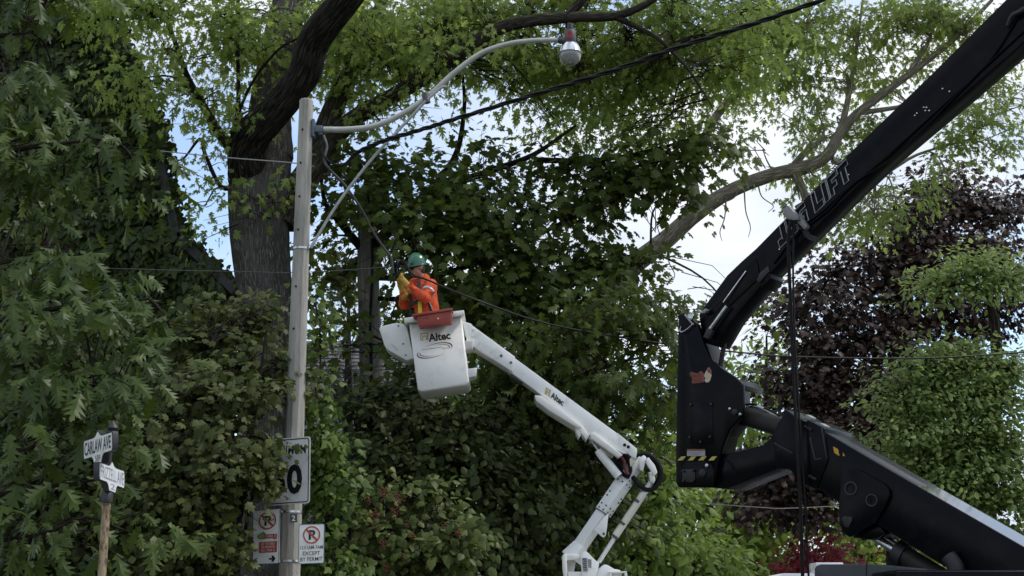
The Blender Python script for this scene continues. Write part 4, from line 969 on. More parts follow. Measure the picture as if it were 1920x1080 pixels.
q = Quad(W(474,957.5,16.22), W(525,953,16.08), W(523,1056.5,16.08), W(473,1059,16.22), .30, .60)
sg = sign('no_parking_sign', 'tall no parking sign with red panels and arrow, left of the pole among leaves', 'sign', q, .3, .6, .012)
part('border', frame_ring(q,.0,.0,.3,.6,.012,.007,.002), 'sign_blue', sg)
noparking(q, sg, .165, .125, .098)
rp = q.poly(MB(), [(.075,.275),(.275,.275),(.275,.322),(.075,.322)], .003); q.poly(rp, [(.075,.355),(.275,.355),(.275,.475),(.075,.475)], .003)
rp = part('red_panel', rp, 'sign_red', sg)
lettering('DEC. 1-MAR. 31', q, .085,.285,.265,.312, 'sign_white', rp, .0045)
for i, t_ in enumerate(('1ST TO END', 'OF MONTH', 'DEC 1-MAR 31')): lettering(t_, q, .10,.365+.036*i,.25,.392+.036*i, 'sign_white', rp, .0045)
ar = q.poly(MB(), [(.19,.535),(.225,.535),(.212,.51),(.235,.51),(.262,.545),(.235,.58),(.212,.58),(.225,.555),(.19,.555)], .003)
part('arrow', ar, 'letter_black', sg)
q = Quad(W(560,983,16.1), W(609,981.5,16.14), W(608,1056,16.14), W(559.5,1058,16.1), .30, .45)
sg = sign('no_parking_sign', 'no parking sign reading EXCEPT BY PERMIT right of the pole', 'sign', q, .3, .45, .022)
part('border', frame_ring(q,.0,.0,.3,.45,.022,.008,.002), 'sign_blue', sg)
noparking(q, sg, .15, .125, .10)
lettering('12:01AM-7AM', q, .018,.245,.282,.285, 'letter_black', sg, .003, .006)
lettering('EXCEPT', q, .05,.310,.25,.355, 'letter_black', sg, .003, .006)
lettering('BY PERMIT', q, .022,.375,.278,.42, 'letter_black', sg, .003, .006)
q = Quad(W(545,965,16.26), W(556,965,16.26), W(556,978,16.26), W(545,978,16.26), 1, 1)
num = part('number_tag', q.poly(MB(), [(-.1,-.1),(1.1,-.1),(1.1,1.1),(-.1,1.1)], 0, .003), 'darkgrey', pole)
lettering('2', q, .2,.1,.8,.9, 'sign_white', num, .003, .02)
q = Quad(W(548,1066,16.25), W(558,1066,16.25), W(558,1082,16.25), W(548,1082,16.25), 1, 1)
lettering('X', q, .1,.1,.9,.9, 'sign_white', pole, .003, .01, name='painted_mark')

# ------------------------------------------------------------------ street name sign
sY = 12.2
sb = Vector((W(196,1000,sY).x, sY, 0))
sn = thing('street_name_sign', 'rusty post with two white street name plates reading CARLAW AVE above another', 'street sign', sb)
zt = W(196,938,sY).z
part('post', MB().tube([sb+Vector((0,0,-.1)), sb+Vector((0,0,zt*.5)), sb+Vector((0,0,zt))], .036, 16), 'rust_post', sn)
part('collar', MB().lathe(sb+Vector((0,0,zt-.02)), (0,0,1), [(.050,0),(.052,.01),(.052,.075),(.046,.085),(.03,.11)], 18), 'cast_dark', sn)
part('inner_post', MB().tube([sb+Vector((0,0,zt+.08)), Vector((sb.x, sY, W(196,815,sY).z))], .022, 10), 'cast_dark', sn)
zf = W(196,812,sY).z
part('finial', MB().lathe(Vector((sb.x+.01, sY+.02, zf)), (0,0,1), [(.03,-.03),(.05,0),(.05,.012),(.035,.02),(.05,.045),(.045,.06),(.02,.085),(.006,.11)], 14), 'cast_dark', sn)
def name_plate(q, txt, num, lab, mat, tmat, tb):
    wd, ht = q.w, q.h; q.c = [x+q.n*.046 for x in q.c]
    sh = [(.0,.03),(.01,.0),(.36*wd,.0),(.43*wd,-.015),(.5*wd,-.05),(.57*wd,-.015),(.64*wd,0),(wd-.01,0),(wd,.03),(wd,ht-.03),(wd-.01,ht),(.72*wd,ht),(.66*wd,ht+.025),(.62*wd,ht+.075),(.38*wd,ht+.075),(.34*wd,ht+.025),(.28*wd,ht),(.01,ht),(0,ht-.03)]
    cs = [(x*(1.06)-.03*wd, y*1.08-.01) for x, y in sh]
    case = part('plate_casing', q.poly(MB(), cs, -.002, .045), 'cast_dark', sn)
    pl = part('name_plate', q.poly(MB(), sh, .002, .003), mat, sn, label=lab)
    lettering(txt, q, .03*wd, .11*ht, .97*wd, .86*ht, tmat, pl, .0035, tb)
    if num: lettering(num, q, .42*wd, ht*1.02, .60*wd, ht+.058, tmat, pl, .0035)
name_plate(Quad(W(167.5,828,12.48), W(220,811,11.92), W(220,844,11.92), W(167.5,861,12.48), .62, .16), 'CARLAW AVE', '589', 'upper white plate reading CARLAW AVE', 'sign_white', 'letter_blue', .018)
name_plate(Quad(W(177,868.5,11.92), W(223,885,12.48), W(223,916,12.48), W(177,899,11.92), .62, .16), 'FRIZZELL AVE', '2', 'lower bright plate with faded name', 'name_white', 'letter_grey', .0)

# ------------------------------------------------------------------ bucket truck
bY = 19.0
tb = Vector((W(1110,1100,bY).x, bY, 0))
bt = thing('bucket_truck', 'white bucket truck with raised folding boom carrying the worker', 'truck', tb)
def pp(pts, Y): return [W(x, y, Y) for x, y in pts]
# bucket: open shell
bf = pp([(766,599),(865,586),(880,716),(875,722),(789,735),(783,731)], 18.64)
mb = MB(); n = len(bf); ext = Vector((.0,.74,0))
vs = bf+[p+ext for p in bf]
mb.add(vs, [tuple(range(n))[::-1], tuple(range(n,2*n))]+[(i,(i+1)%n,n+(i+1)%n,n+i) for i in range(1,n)])
me = mb.mesh('bucket'); bm = bmesh.new(); bm.from_mesh(me); bmesh.ops.recalc_face_normals(bm, faces=bm.faces)
es = [e for e in bm.edges if len(e.link_faces) == 2 and e.calc_face_angle(0) > .3]
bmesh.ops.bevel(bm, geom=es, offset=.028, segments=3, affect='EDGES', profile=.5)
bm.to_mesh(me); bm.free(); smooth(me); me.materials.append(M['white_side'])
bucket = link(bpy.data.objects.new('bucket', me), bt)
sm_ = bucket.modifiers.new('wall', 'SOLIDIFY'); sm_.thickness = .03; sm_.offset = -1
rim = MB()
def bar(a, b_, h, Y0, d):
    rim.prism([W(a[0],a[1],Y0), W(b_[0],b_[1],Y0), W(b_[0]+h*.1,b_[1]+h,Y0), W(a[0]+h*.1,a[1]+h,Y0)], (0,d,0))
bar((757,596),(870,581),10,18.57,.07); bar((757,596),(870,581),10,19.38,.07)
bar((757,596),(768,594.5),10,18.641,.738); bar((859,582.5),(870,581),10,18.641,.738)
part('bucket_rim', rim, 'white_side', bucket, bevel=.012)
q = Quad(*pp([(766,599),(865,586),(880,722),(783,735)], 18.64), 1, 1)
fx = lambda x, y: None
lettering('Altec', q, .33,.235,.745,.345, 'letter_black', bucket, .005, .03)
def inv(px, py):  # photo pixel -> patch coordinates by a small search
    u_, v_ = .5, .5
    for _ in range(30):
        p = q.pt(u_, v_); a = np.array([tuple(p)]); x, y, _d = proj(a)
        ex, ey = px-x[0], py-y[0]
        u_ += ex/98*.8-ey*.0; v_ += ey/132*.8+ex/98*.08
    return u_, v_
em = MB()
for (x0,y0,x1,y1) in ((788,625,803,627),(788,627,790,636),(801,626,803,635),(792,630,800,631.5),(792,631,793.5,638),(798.5,631,800,637),(788,637,793,638.5),(799,636,804,637.5)):
    em = q.poly(em, [inv(x0,y0), inv(x1,y0-(x1-x0)*.12), inv(x1,y1-(x1-x0)*.12), inv(x0,y1)], .005)
part('emblem', em, 'gold', bucket)
a0, b0 = inv(792,660); a1, b1 = inv(827,650)
lettering('POWERLINE', q, a0, b0-.035, a1, b1+.015, 'letter_black', bucket, .005, .02)
a0, b0 = inv(829,655); a1, b1 = inv(843,652)
lettering('PLUS', q, a0, b0-.022, a1, b1+.01, 'letter_grey', bucket, .005, .0)
sw = MB()
def swoosh(cx, cy, rx, ry, rot, a0, a1, t):
    A = [a0+(a1-a0)*i/24 for i in range(25)]
    def P_(a, k): 
        x = rx*k*math.cos(R(a)); y = ry*k*math.sin(R(a)); c, s_ = math.cos(R(rot)), math.sin(R(rot))
        return inv(cx+x*c-y*s_, cy+x*s_+y*c)
    for i in range(24):
        f = math.sin(math.pi*(i+.5)/24)*t
        q.poly(sw, [P_(A[i],1-f),P_(A[i],1+f*.4),P_(A[i+1],1+f*.4),P_(A[i+1],1-f)], .005)
swoosh(815,657,34,12,-16,-120,30,.07); swoosh(815,657,29,9,-14,-90,25,.05); swoosh(815,657,34,12,-16,60,210,.07); swoosh(815,657,29,9,-14,90,205,.05)
part('swoosh_mark', sw, 'letter_dkred', bucket)
for y0 in (638, 690):
    k_ = 0 if y0 == 638 else 6
    part('step', MB().prism(pp([(866+k_,y0+2),(888+k_,y0-1),(886+k_,y0+15),(871+k_,y0+18)], 18.66), (0,.34,0)), 'white_side', bucket, bevel=.01)
sh = part('side_shield', MB().prism(pp([(711,617),(713,612),(743,605),(757,607),(763,614),(776,671),(762,676),(726,655),(721,648)], 18.78), (0,.42,0)), 'white_side', bucket, bevel=.008)
for x, y in ((756,645),(761,666),(747,611)):
    part('bolt', MB().lathe(W(x,y,18.785), (0,-1,0), [(.012,0),(.012,.014),(.005,.017)], 8), 'darkgrey', sh)
part('scratch', MB().beam(W(734,645,18.777), W(747,658,18.777), .006, .004, (0,1,0)), 'darkgrey', sh)
part('mount_bracket', MB().prism(pp([(864,601),(884,607),(880,634),(868,628)], 18.80), (0,.36,0)).prism(pp([(878,606),(886,609),(880,642),(874,640)], 18.74), (0,.48,0)), 'white_paint', bt, bevel=.008)
# upper boom
ub = part('upper_boom', MB().prism(pp([(958,666),(1158,813),(1195,843),(1194,853),(1186,851),(1168,850),(1104,816),(1096,813),(1088,798),(1016,741),(952,694)], 18.80), (0,.34,0)), 'white_paint', bt, bevel=.012)
part('boom_sleeve', MB().prism(pp([(867,603),(882,607.5),(966,669),(961,697),(884,648),(873,632)], 18.76), (0,.42,0)), 'white_paint', ub, bevel=.012)
part('cable_guard', MB().prism(pp([(1002,741),(1016,742),(1091,800),(1084,803),(1030,770),(1006,752)], 18.72), (0,.5,0)), 'white_side', ub, bevel=.01)
part('cable_guard', MB().prism(pp([(1107,812),(1114,811),(1168,853),(1160,858),(1108,822)], 18.72), (0,.5,0)), 'white_side', ub, bevel=.01)
part('elbow_plate', MB().prism(pp([(1157,811),(1194,841),(1193,860),(1186,857),(1165,838)], 18.785), (0,.37,0)), 'white_paint', ub, bevel=.006)
for x, y in ((1171,834.5),(1178,838)):
    part('pin_hole', MB().lathe(W(x,y,18.79), (0,-1,0), [(.022,0),(.022,.012)], 12), 'hole', ub)
for x, y in ((887,618),(886,630),(940,667),(958,680)):
    part('bolt', MB().lathe(W(x,y,18.765), (0,-1,0), [(.018,0),(.018,.016),(.008,.02)], 10), 'white_side' if x < 900 else 'darkgrey', ub)
part('hinge_lug', MB().prism(pp([(1078,800),(1092,798),(1104,816),(1100,826),(1090,812),(1086,822),(1081,812)], 18.78), (0,.3,0)), 'white_side', ub, bevel=.005)
part('stop_block', MB().prism(pp([(962,697),(985,712),(978,718),(955,704)], 18.9), (0,.2,0)), 'darkgrey', ub, bevel=.004)
q2 = Quad(*pp([(1024,726),(1058,750),(1055,762),(1021,738)], 18.797), 1, 1)
lettering('Altec', q2, .32,.02,1.0,.98, 'letter_black', ub, .004, .03)
em = MB()
for r_ in ((0,.0,.26,.16),(0,.0,.06,.9),(.20,.0,.26,.9),(.09,.4,.20,.55),(.09,.4,.13,1.0),(.0,.84,.1,1.0),(.18,.84,.28,1.0)):
    q2.poly(em, [(r_[0],r_[1]),(r_[2],r_[1]),(r_[2],r_[3]),(r_[0],r_[3])], .004)
part('emblem', em, 'gold', ub)
cyl = part('hydraulic_cylinder', MB().tube(pp([(1121,844),(1126,851),(1160,893)], 18.86), [.05,.058,.058], 14), 'white_paint', bt)
part('rod', MB().tube([W(1099,813,18.86), W(1123,847,18.86)], .022, 10), 'steel', cyl)
part('rod', MB().tube([W(1104,814,18.95), W(1128,849,18.95)], .014, 8), 'steel', cyl)
# lower boom, square tube seen on its corner
A = W(1074,1044,bY); B = W(1201,858,bY); sd_ = Vector((.66,.75,0))
lb = part('lower_boom', MB().beam(A, B, .150, .150, sd_), 'white_paint', bt, bevel=.014)
part('boom_collar', MB().beam(A.lerp(B,.44), A.lerp(B,.80), .174, .174, sd_), 'white_paint', lb, bevel=.012)
part('boom_foot', MB().beam(A.lerp(B,-.02), A.lerp(B,.12), .23, .23, sd_, .155, .155), 'white_paint', lb, bevel=.012)
ad = (B-A).normalized(); s1 = (sd_-ad*sd_.dot(ad)).normalized(); n1 = ad.cross(s1)
fc = [v for v in (s1,-s1,n1,-n1) if v.dot(CAMP-A) > 0]
for k, f_ in enumerate(fc):
    o_ = [v for v in (s1, n1) if abs(v.dot(f_)) < .5][0]
    for t_ in (.46,.50,.58,.62,.74,.78):
        for w_ in (-.04,.04):
            if (t_ in (.58,.62) and w_ < 0): continue
            part('bolt', MB().lathe(A.lerp(B,t_)+f_*.086+o_*w_, f_, [(.011,0),(.011,.012),(.004,.015)], 8), 'darkgrey', lb)
    part('weld_band', MB().beam(A.lerp(B,.435)+f_*.084, A.lerp(B,.443)+f_*.084, .176, .012, o_), 'darkgrey', lb)
part('gusset_plate', MB().prism(pp([(1114,993),(1128,975),(1141,962),(1138,990),(1136,1003),(1132,1008),(1127,1005)], 18.80), (0,.03,0)), 'white_paint', lb, bevel=.004)
part('bolt', MB().lathe(W(1132,1001,18.80), (0,-1,0), [(.018,0),(.018,.012),(.006,.016)], 10), 'darkgrey', lb)
part('end_cap', MB().prism(pp([(1198,860),(1207,853),(1212,857),(1206,884),(1200,880)], 18.86), (0,.28,0)), 'white_paint', lb, bevel=.008)
rod = part('levelling_rod', MB().tube(pp([(1123,1054),(1153,1007)], bY), .029, 12), 'white_paint', bt)
part('rod_sleeve', MB().tube(pp([(1151,1009),(1165,988),(1193,946),(1206,926)], bY), .050, 14), 'cream', rod)
part('rod_end', MB().tube(pp([(1204,930),(1222,903)], bY), .040, 12), 'white_paint', rod)
for a_, b_ in (((1166,984),(1169,980)),((1193,942),(1196,938)),((1151,1009),(1154,1005))):
    part('band', MB().tube(pp([a_, b_], bY), .055, 14), 'darkgrey', rod)
part('end_link', MB().prism(pp([(1211,860),(1216,857),(1228,872),(1233,886),(1229,891),(1224,889),(1213,870)], 18.80), (0,.06,0)), 'white_paint', bt, bevel=.012)
part('end_link', MB().prism(pp([(1217,884),(1226,888),(1229,900),(1226,907),(1219,902)], 18.86), (0,.22,0)), 'white_side', bt, bevel=.012)
# hose loop and hoses at the elbow
for k in range(4):
    c0 = [(1183,866),(1197,853),(1215,852),(1231,864),(1240,884),(1236,904),(1224,917),(1209,917),(1195,907),(1186,893)]
    part('hose_loop', MB().tube(catmull(pp([(1205+(x-1205)*(1-.03*k), 886+(y-886)*(1-.03*k)) for x, y in c0], 19.0+.055*(k-1.0)), 4), .030, 8), 'rubber', bt)
for k, c0 in enumerate([[(1150,862),(1160,852),(1175,858),(1182,880),(1176,897)],[(1149,868),(1158,872),(1164,884),(1174,894)],[(1152,880),(1160,892),(1172,896)],[(1160,850),(1168,862),(1176,868),(1184,862)]]):
    part('elbow_hose', MB().tube(catmull(pp(c0, 18.88+.05*k), 5), .026, 8), 'rubber', bt)
for k in range(2):
    part('elbow_hose', MB().tube(catmull(pp([(1165,857),(1171,866+k*3),(1172,878),(1178,890)], 18.84+.04*k), 5), .022, 8), 'red_hose', bt, label='dark red hose at the elbow')
part('elbow_shroud', MB().prism(pp([(1150,862),(1166,855),(1180,862),(1172,894),(1156,884)], 18.98), (0,.14,0)), 'black_matt', bt, bevel=.02)
part('elbow_pin', MB().prism(pp([(1180,862),(1188,850),(1194,850),(1190,866),(1182,876)], 18.84), (0,.3,0)), 'cream', bt, bevel=.01)
# turret and pedestal
tu = MB().prism(pp([(1054,1044),(1057,1038),(1062,1038),(1064,1080),(1072,1110),(1062,1110),(1055,1070)], 18.72), (0,.10,0))
tu.prism(pp([(1054,1044),(1057,1038),(1090,1040),(1090,1048),(1066,1050),(1058,1052)], 18.73), (0,.5,0))
tu.prism(pp([(1064,1072),(1092,1072),(1096,1112),(1072,1112)], 18.74), (0,.5,0))
tu.prism(pp([(1059,1050),(1080,1050),(1076,1074),(1062,1074)], 19.10), (0,.05,0))
tur = part('turret', tu, 'white_side', bt, bevel=.012)
part('turret_plate', MB().prism(pp([(1088,1040),(1094,1034),(1100,1034),(1118,1052),(1124,1054),(1122,1064),(1110,1112),(1094,1112)], 18.70), (0,.04,0)), 'white_paint', bt, bevel=.006)
q = Quad(*pp([(1091,1046),(1101,1046),(1102,1072),(1093,1072)], 18.695), 1, 1)
dp = part('warning_decal', q.poly(MB(), [(0,0),(1,0),(1,1),(0,1)], 0, .003), 'letter_grey', bt)
for i in range(6): part('decal_print', q.poly(MB(), [(.12+.2*(i%2),.06+.15*i),(.75,.06+.15*i),(.75,.12+.15*i),(.12+.2*(i%2),.12+.15*i)], .001), 'letter_black', dp)
q = Quad(*pp([(1102,1048),(1109,1049),(1109,1065),(1103,1064)], 18.695), 1, 1)
part('warning_decal', q.poly(MB(), [(0,0),(1,0),(1,1),(0,1)], 0, .003), 'letter_grey', bt)
part('turret_hood', MB().prism(pp([(1106,1090),(1122,1067),(1134,1058),(1140,1060),(1152,1067),(1160,1068),(1166,1072),(1166,1112),(1104,1112)], 18.78), (0,.5,0)), 'white_paint', bt, bevel=.012)
bx_ = MB()
for a_ in ([(1143,1072),(1175,1071),(1175,1074),(1143,1075)],[(1143,1075),(1147,1075),(1147,1112),(1143,1112)],[(1172,1074),(1176,1074),(1176,1112),(1172,1112)]):
    bx_.prism(pp(a_, 18.66), (0,.14,0))
part('control_box', bx_, 'white_side', bt, bevel=.003)
zb = W(1100,1112,bY).z
part('pedestal', MB().box((tb.x, bY+.05, (zb+1.0)/2), (.62,.6,zb-1.0+.1)), 'white_paint', bt, bevel=.02)
part('deck', MB().box((tb.x, bY+.4, .95), (2.2,4.2,.12)).box((tb.x-1.0, bY+.4, .72), (.2,4.2,.4)).box((tb.x+1.0, bY+.4, .72), (.2,4.2,.4)), 'white_paint', bt, bevel=.02)
part('chassis', MB().box((tb.x, bY+1.2, .66), (.9,6.6,.25)), 'black_matt', bt, bevel=.02)
cb = part('cab', MB().hull8([Vector((tb.x-1.02, bY+2.8, .5)), Vector((tb.x-1.02, bY+4.9, .5)), Vector((tb.x-1.02, bY+4.9, 1.15)), Vector((tb.x-.95, bY+4.1, 1.85)), Vector((tb.x-.95, bY+2.8, 1.9))],
     [Vector((tb.x+1.02, bY+2.8, .5)), Vector((tb.x+1.02, bY+4.9, .5)), Vector((tb.x+1.02, bY+4.9, 1.15)), Vector((tb.x+.95, bY+4.1, 1.85)), Vector((tb.x+.95, bY+2.8, 1.9))]), 'white_paint', bt, bevel=.04)
part('rear_window', MB().box((tb.x, bY+2.795, 1.55), (1.2,.02,.45)), 'glass', cb)
def wheel(root, c, r, wd, axis=(1,0,0)):
    wv = Vector(axis)
    t_ = part('wheel', MB().lathe(Vector(c)-wv*wd/2, wv, [(r*.55,0),(r*.9,0),(r,.04),(r,wd-.04),(r*.9,wd),(r*.55,wd)], 28), 'rubber', root)
    part('rim', MB().lathe(Vector(c)-wv*(wd/2+.005), wv, [(.06,0),(r*.5,.01),(r*.54,.03),(r*.54,wd-.02),(r*.5,wd),(.06,wd+.01)], 20), 'steel', t_)
for sx in (-.85,.85):
    for yy in (-.6, 3.9): wheel(bt, (tb.x+sx, bY+yy, .42), .42, .26)

# red tool tray hung on the bucket rim
tt = thing('tool_tray', 'red plastic tool tray hooked over the front of the bucket', 'tray', W(815,612,18.45))
part('tray_body', MB().prism(pp([(779,590),(847,579.5),(846,605),(786,612.5)], 18.36), (0,.19,0)), 'red_plastic', tt, bevel=.008)
part('tray_lip', MB().prism(pp([(772,589),(848,577),(849,581),(775,593)], 18.33), (0,.235,0)), 'red_plastic', tt, bevel=.004)
part('rivet', MB().lathe(W(821.5,597.5,18.36), (0,-1,0), [(.011,0),(.011,.006),(.004,.008)], 8), 'sign_white', tt)
part('rivet', MB().lathe(W(800,596,18.36), (0,-1,0), [(.011,0),(.011,.006),(.004,.008)], 8), 'letter_dkred', tt)

# ------------------------------------------------------------------ worker
def blend(name, segs, mat, parent, vox=.012, mode=None, smoothit=4, extra=None):
    """tapered rounded limbs fused into one continuous surface"""
    bm = bmesh.new()
    for a, b_, ra, rb in segs:
        a = Vector(a); b_ = Vector(b_); d = b_-a; L = max(d.length, 1e-4)
        rot = d.to_track_quat('Z', 'Y').to_matrix().to_4x4() if d.length > 1e-4 else Matrix()
        prof = [(-ra*math.cos(R(t)), ra*math.sin(R(t))) for t in (20,45,70)]+[(0,ra)]+[(L*k/3, ra+(rb-ra)*k/3) for k in (1,2)]+[(L,rb)]+[(L+rb*math.sin(R(t)), rb*math.cos(R(t))) for t in (20,45,70)]
        n = 14; rings = []
        for z, r in prof:
            rings.append([bm.verts.new(Matrix.Translation(a)@rot@Vector((r*math.cos(2*math.pi*k/n), r*math.sin(2*math.pi*k/n), z))) for k in range(n)])
        for i in range(len(rings)-1):
            for k in range(n): bm.faces.new((rings[i][k], rings[i][(k+1)%n], rings[i+1][(k+1)%n], rings[i+1][k]))
        bm.faces.new(rings[0][::-1]); bm.faces.new(rings[-1])
    me = bpy.data.meshes.new(name); bm.to_mesh(me); bm.free()
    o = bpy.data.objects.new(name, me); C.objects.link(o)
    rm = o.modifiers.new('r', 'REMESH'); rm.mode = 'VOXEL'; rm.voxel_size = vox
    s_ = o.modifiers.new('s', 'SMOOTH'); s_.iterations = smoothit; s_.factor = .5
    dg = bpy.context.evaluated_depsgraph_get(); dg.update()
    m2 = bpy.data.meshes.new_from_object(o.evaluated_get(dg)); bpy.data.objects.remove(o)
    m2.name = name; m2.polygons.foreach_set('use_smooth', [True]*len(m2.polygons))
    m2.materials.clear(); m2.materials.append(M[mat])
    return link(bpy.data.objects.new(name, m2), parent)
wk = thing('person', 'worker in orange jacket, green hard hat and yellow gloves standing in the bucket', 'person', W(808,727,19.0))
hips = W(806,606,19.05); neck = W(796,525,19.03); chest = W(796,552,19.03)
shN = W(808,535,18.86); elN = W(797,559,18.64); wrN = W(768,539,18.72)
shF = W(777,533,19.20); elF = W(757,571,19.12); wrF = W(757,550,18.95)
haN = W(752,521,18.78); haF = W(748,529,18.92)
hd_ = W(781,503,18.97)
# facing: left, a little towards the camera, looking slightly down
fwd = Vector((-.86,-.46,-.20)).normalized(); rt = fwd.cross(Vector((0,0,1))).normalized(); hup = rt.cross(fwd).normalized()
def H(f, r, u_): return hd_+fwd*f+rt*r+hup*u_
body = [(hips, chest, .13,.15),(chest, neck-Vector((0,0,.06)), .14,.09),(neck-Vector((0,0,.05)), H(-.03,0,-.07), .055,.052),
        (H(-.02,0,.03), H(-.025,0,.035), .098,.098),(H(.015,0,.02), H(.035,0,-.07), .078,.052),(H(.02,.03,-.05), H(.055,.0,-.088), .042,.034),(H(.02,-.03,-.05), H(.055,0,-.088), .042,.034),
        (H(.088,0,.008), H(.108,0,-.028), .010,.016),(H(.108,0,-.028), H(.095,0,-.034), .016,.014),(H(.092,.0,-.062), H(.092,0,-.064), .016,.014),
        (H(-.02,.086,.0), H(-.025,.088,-.03), .018,.012),(H(-.02,-.086,.0), H(-.025,-.088,-.03), .018,.012),
        (shN, elN, .05,.042),(elN, wrN, .042,.03),(wrN, haN, .03,.028),(shF, elF, .05,.042),(elF, wrF, .042,.03),(wrF, haF, .03,.028),(shN, shF, .07,.07)]
for sx in (-.1,.1):
    kn = hips+Vector((-.03, sx*1.2, -.44)); an = hips+Vector((0, sx*1.25, -.80))
    body += [(hips+Vector((0,sx,0)), kn, .095,.065),(kn, an, .065,.045),(an, an+Vector((-.14,0,-.03)), .045,.04)]
bd = blend('body', body, 'skin', wk, .011, smoothit=3)
jk = [(hips+Vector((0,.06,-.05)), chest+Vector((0,.07,0)), .165,.170),(hips+Vector((0,-.06,-.05)), chest+Vector((0,-.07,0)), .165,.172),
      (chest+Vector((.02,-.08,0)), shN+Vector((-.02,.03,-.02)), .16,.088),(chest+Vector((0,.08,0)), shF, .155,.088),(shN, shF, .09,.09),(neck-Vector((0,0,.07)), neck+Vector((0,0,.015)), .11,.078),
      (shN, elN, .092,.076),(elN, wrN, .076,.054),(shF, elF, .090,.076),(elF, wrF, .076,.054)]
rr = random.Random(4)
for k in range(26):   # folds
    a_, b_, ra, rb = jk[rr.choice((0,1,2,3,6,7,8,9))]; t = rr.random(); p = a_.lerp(b_, t); r_ = ra+(rb-ra)*t
    d = Vector((rr.uniform(-1,1), rr.uniform(-1,.2), rr.uniform(-.4,.4))).normalized(); e = Vector((rr.uniform(-1,1), 0, rr.uniform(-1,1)))*.06
    jk.append((p+d*r_*.88-e, p+d*r_*.88+e, .022,.020))
jacket = blend('jacket', jk, 'orange', wk, .011, smoothit=3)
trs = []
for sx in (-.1,.1):
    kn = hips+Vector((-.03, sx*1.2, -.44)); an = hips+Vector((0, sx*1.25, -.78))
    trs += [(hips+Vector((0,sx,-.02)), kn, .115,.085),(kn, an, .085,.075)]
blend('trousers', trs, 'trouser', wk, .014)
bts = []
for sx in (-.1,.1):
    an = hips+Vector((0, sx*1.25, -.79)); bts += [(an, an+Vector((0,0,-.04)), .06,.06),(an+Vector((0,0,-.03)), an+Vector((-.16,0,-.045)), .056,.048)]
blend('boots', bts, 'rubber', wk, .014)
def glove(name, wr, ha, grip, spread):
    d = (ha-wr).normalized(); s_ = (Vector(spread)-d*Vector(spread).dot(d)).normalized(); c = d.cross(s_)
    if c.dot(grip-ha) < 0: c = -c
    g = [(wr-d*.045, wr, .060,.050),(wr, wr.lerp(ha,.75), .046,.042)]
    palm = wr.lerp(ha, .75)
    for w_ in (-.026, .0, .026): g.append((palm+s_*w_*.8, ha+s_*w_, .024,.022))
    for i, (w_, ln) in enumerate(((-.036,.032),(-.012,.040),(.012,.042),(.034,.036))):
        k0 = ha+s_*w_+d*.008; k1 = k0+d*ln*.9+c*ln*.3; k2 = k1+c*ln*.85+d*ln*.1; k3 = k2+c*ln*.25-d*ln*.55
        g += [(k0,k1,.0135,.0125),(k1,k2,.0125,.012),(k2,k3,.012,.010)]
    t0 = palm-s_*.034; t1 = t0-s_*.022+d*.032+c*.018; t2 = t1+d*.022+c*.034+s_*.008
    g += [(t0,t1,.0165,.014),(t1,t2,.014,.0115)]
    return blend(name, g, 'glove', wk, .0065, smoothit=2)
glove('glove', wrN, haN, W(742,512,18.86), (.3,-.6,.7)); glove('glove', wrF, haF, W(742,514,18.9), (.2,.8,.5))
# helmet, hair, glasses
hm = MB(); n = 28; V = []; F = []
prof = [(1.0,-.004),(1.01,.03),(.98,.07),(.86,.115),(.62,.145),(.32,.160),(.08,.164)]
for r_, z in prof:
    for k in range(n):
        a = 2*math.pi*k/n; V.append(H(-.022+.128*r_*math.cos(a), .108*r_*math.sin(a), .035+z))
for i in range(len(prof)-1):
    for k in range(n): F.append((i*n+k, i*n+(k+1)%n, (i+1)*n+(k+1)%n, (i+1)*n+k))
F.append(tuple((len(prof)-1)*n+k for k in range(n))); F.append(tuple(range(n))[::-1])
hm.add(V, F)
hel = part('hard_hat', hm, 'helmet', wk)
bm_ = MB(); V = []; F = []
for k in range(n):
    a = 2*math.pi*k/n; f_ = math.cos(a); br_ = .016+.052*max(0, f_)**1.5
    for (rr_, dz) in ((.98,.004),(1+br_/.118,-.006-.012*max(0,f_)),(1+br_/.118,-.013-.012*max(0,f_)),(.98,-.006)):
        V.append(H(-.022+.128*rr_*math.cos(a), .108*rr_*math.sin(a), .035+dz))
for k in range(n):
    for j in range(4): F.append((k*4+j, ((k+1)%n)*4+j, ((k+1)%n)*4+(j+1)%4, k*4+(j+1)%4))
part('brim', bm_.add(V, F), 'helmet', hel)
part('crest', MB().tube([H(-.022+.13*math.cos(R(t)), 0, .04+.168*math.sin(R(t))) for t in range(25,160,12)], .011, 8), 'helmet', hel)
blend('hair', [(H(-.075,.03,.0), H(-.06,.03,-.06), .045,.035),(H(-.075,-.03,.0), H(-.06,-.03,-.06), .045,.035),(H(-.01,.085,.02), H(-.02,.086,.0), .02,.012),(H(-.01,-.085,.02), H(-.02,-.086,.0), .02,.012)], 'hair', wk, .01)
part('safety_glasses', MB().tube(catmull([H(-.02,.088,.012), H(.05,.078,.008), H(.095,.042,.0), H(.102,.0,.002), H(.095,-.042,.0), H(.05,-.078,.008), H(-.02,-.088,.012)], 4), .006, 8)
     .tube(catmull([H(.084,.055,-.004), H(.098,.03,-.008), H(.100,.012,-.006)], 3), .0175, 8).tube(catmull([H(.084,-.055,-.004), H(.098,-.03,-.008), H(.100,-.012,-.006)], 3), .0175, 8), 'dark_lens', wk)
for sx in (-.035,.035):
    part('eye', MB().lathe(H(.075,sx,.004), fwd, [(.012,0),(.010,.006),(.003,.009)], 10), 'sign_white', bd)
part('mouth', MB().tube([H(.098,.022,-.060), H(.106,0,-.058), H(.098,-.022,-.060)], .0045, 6), 'letter_dkred', bd)
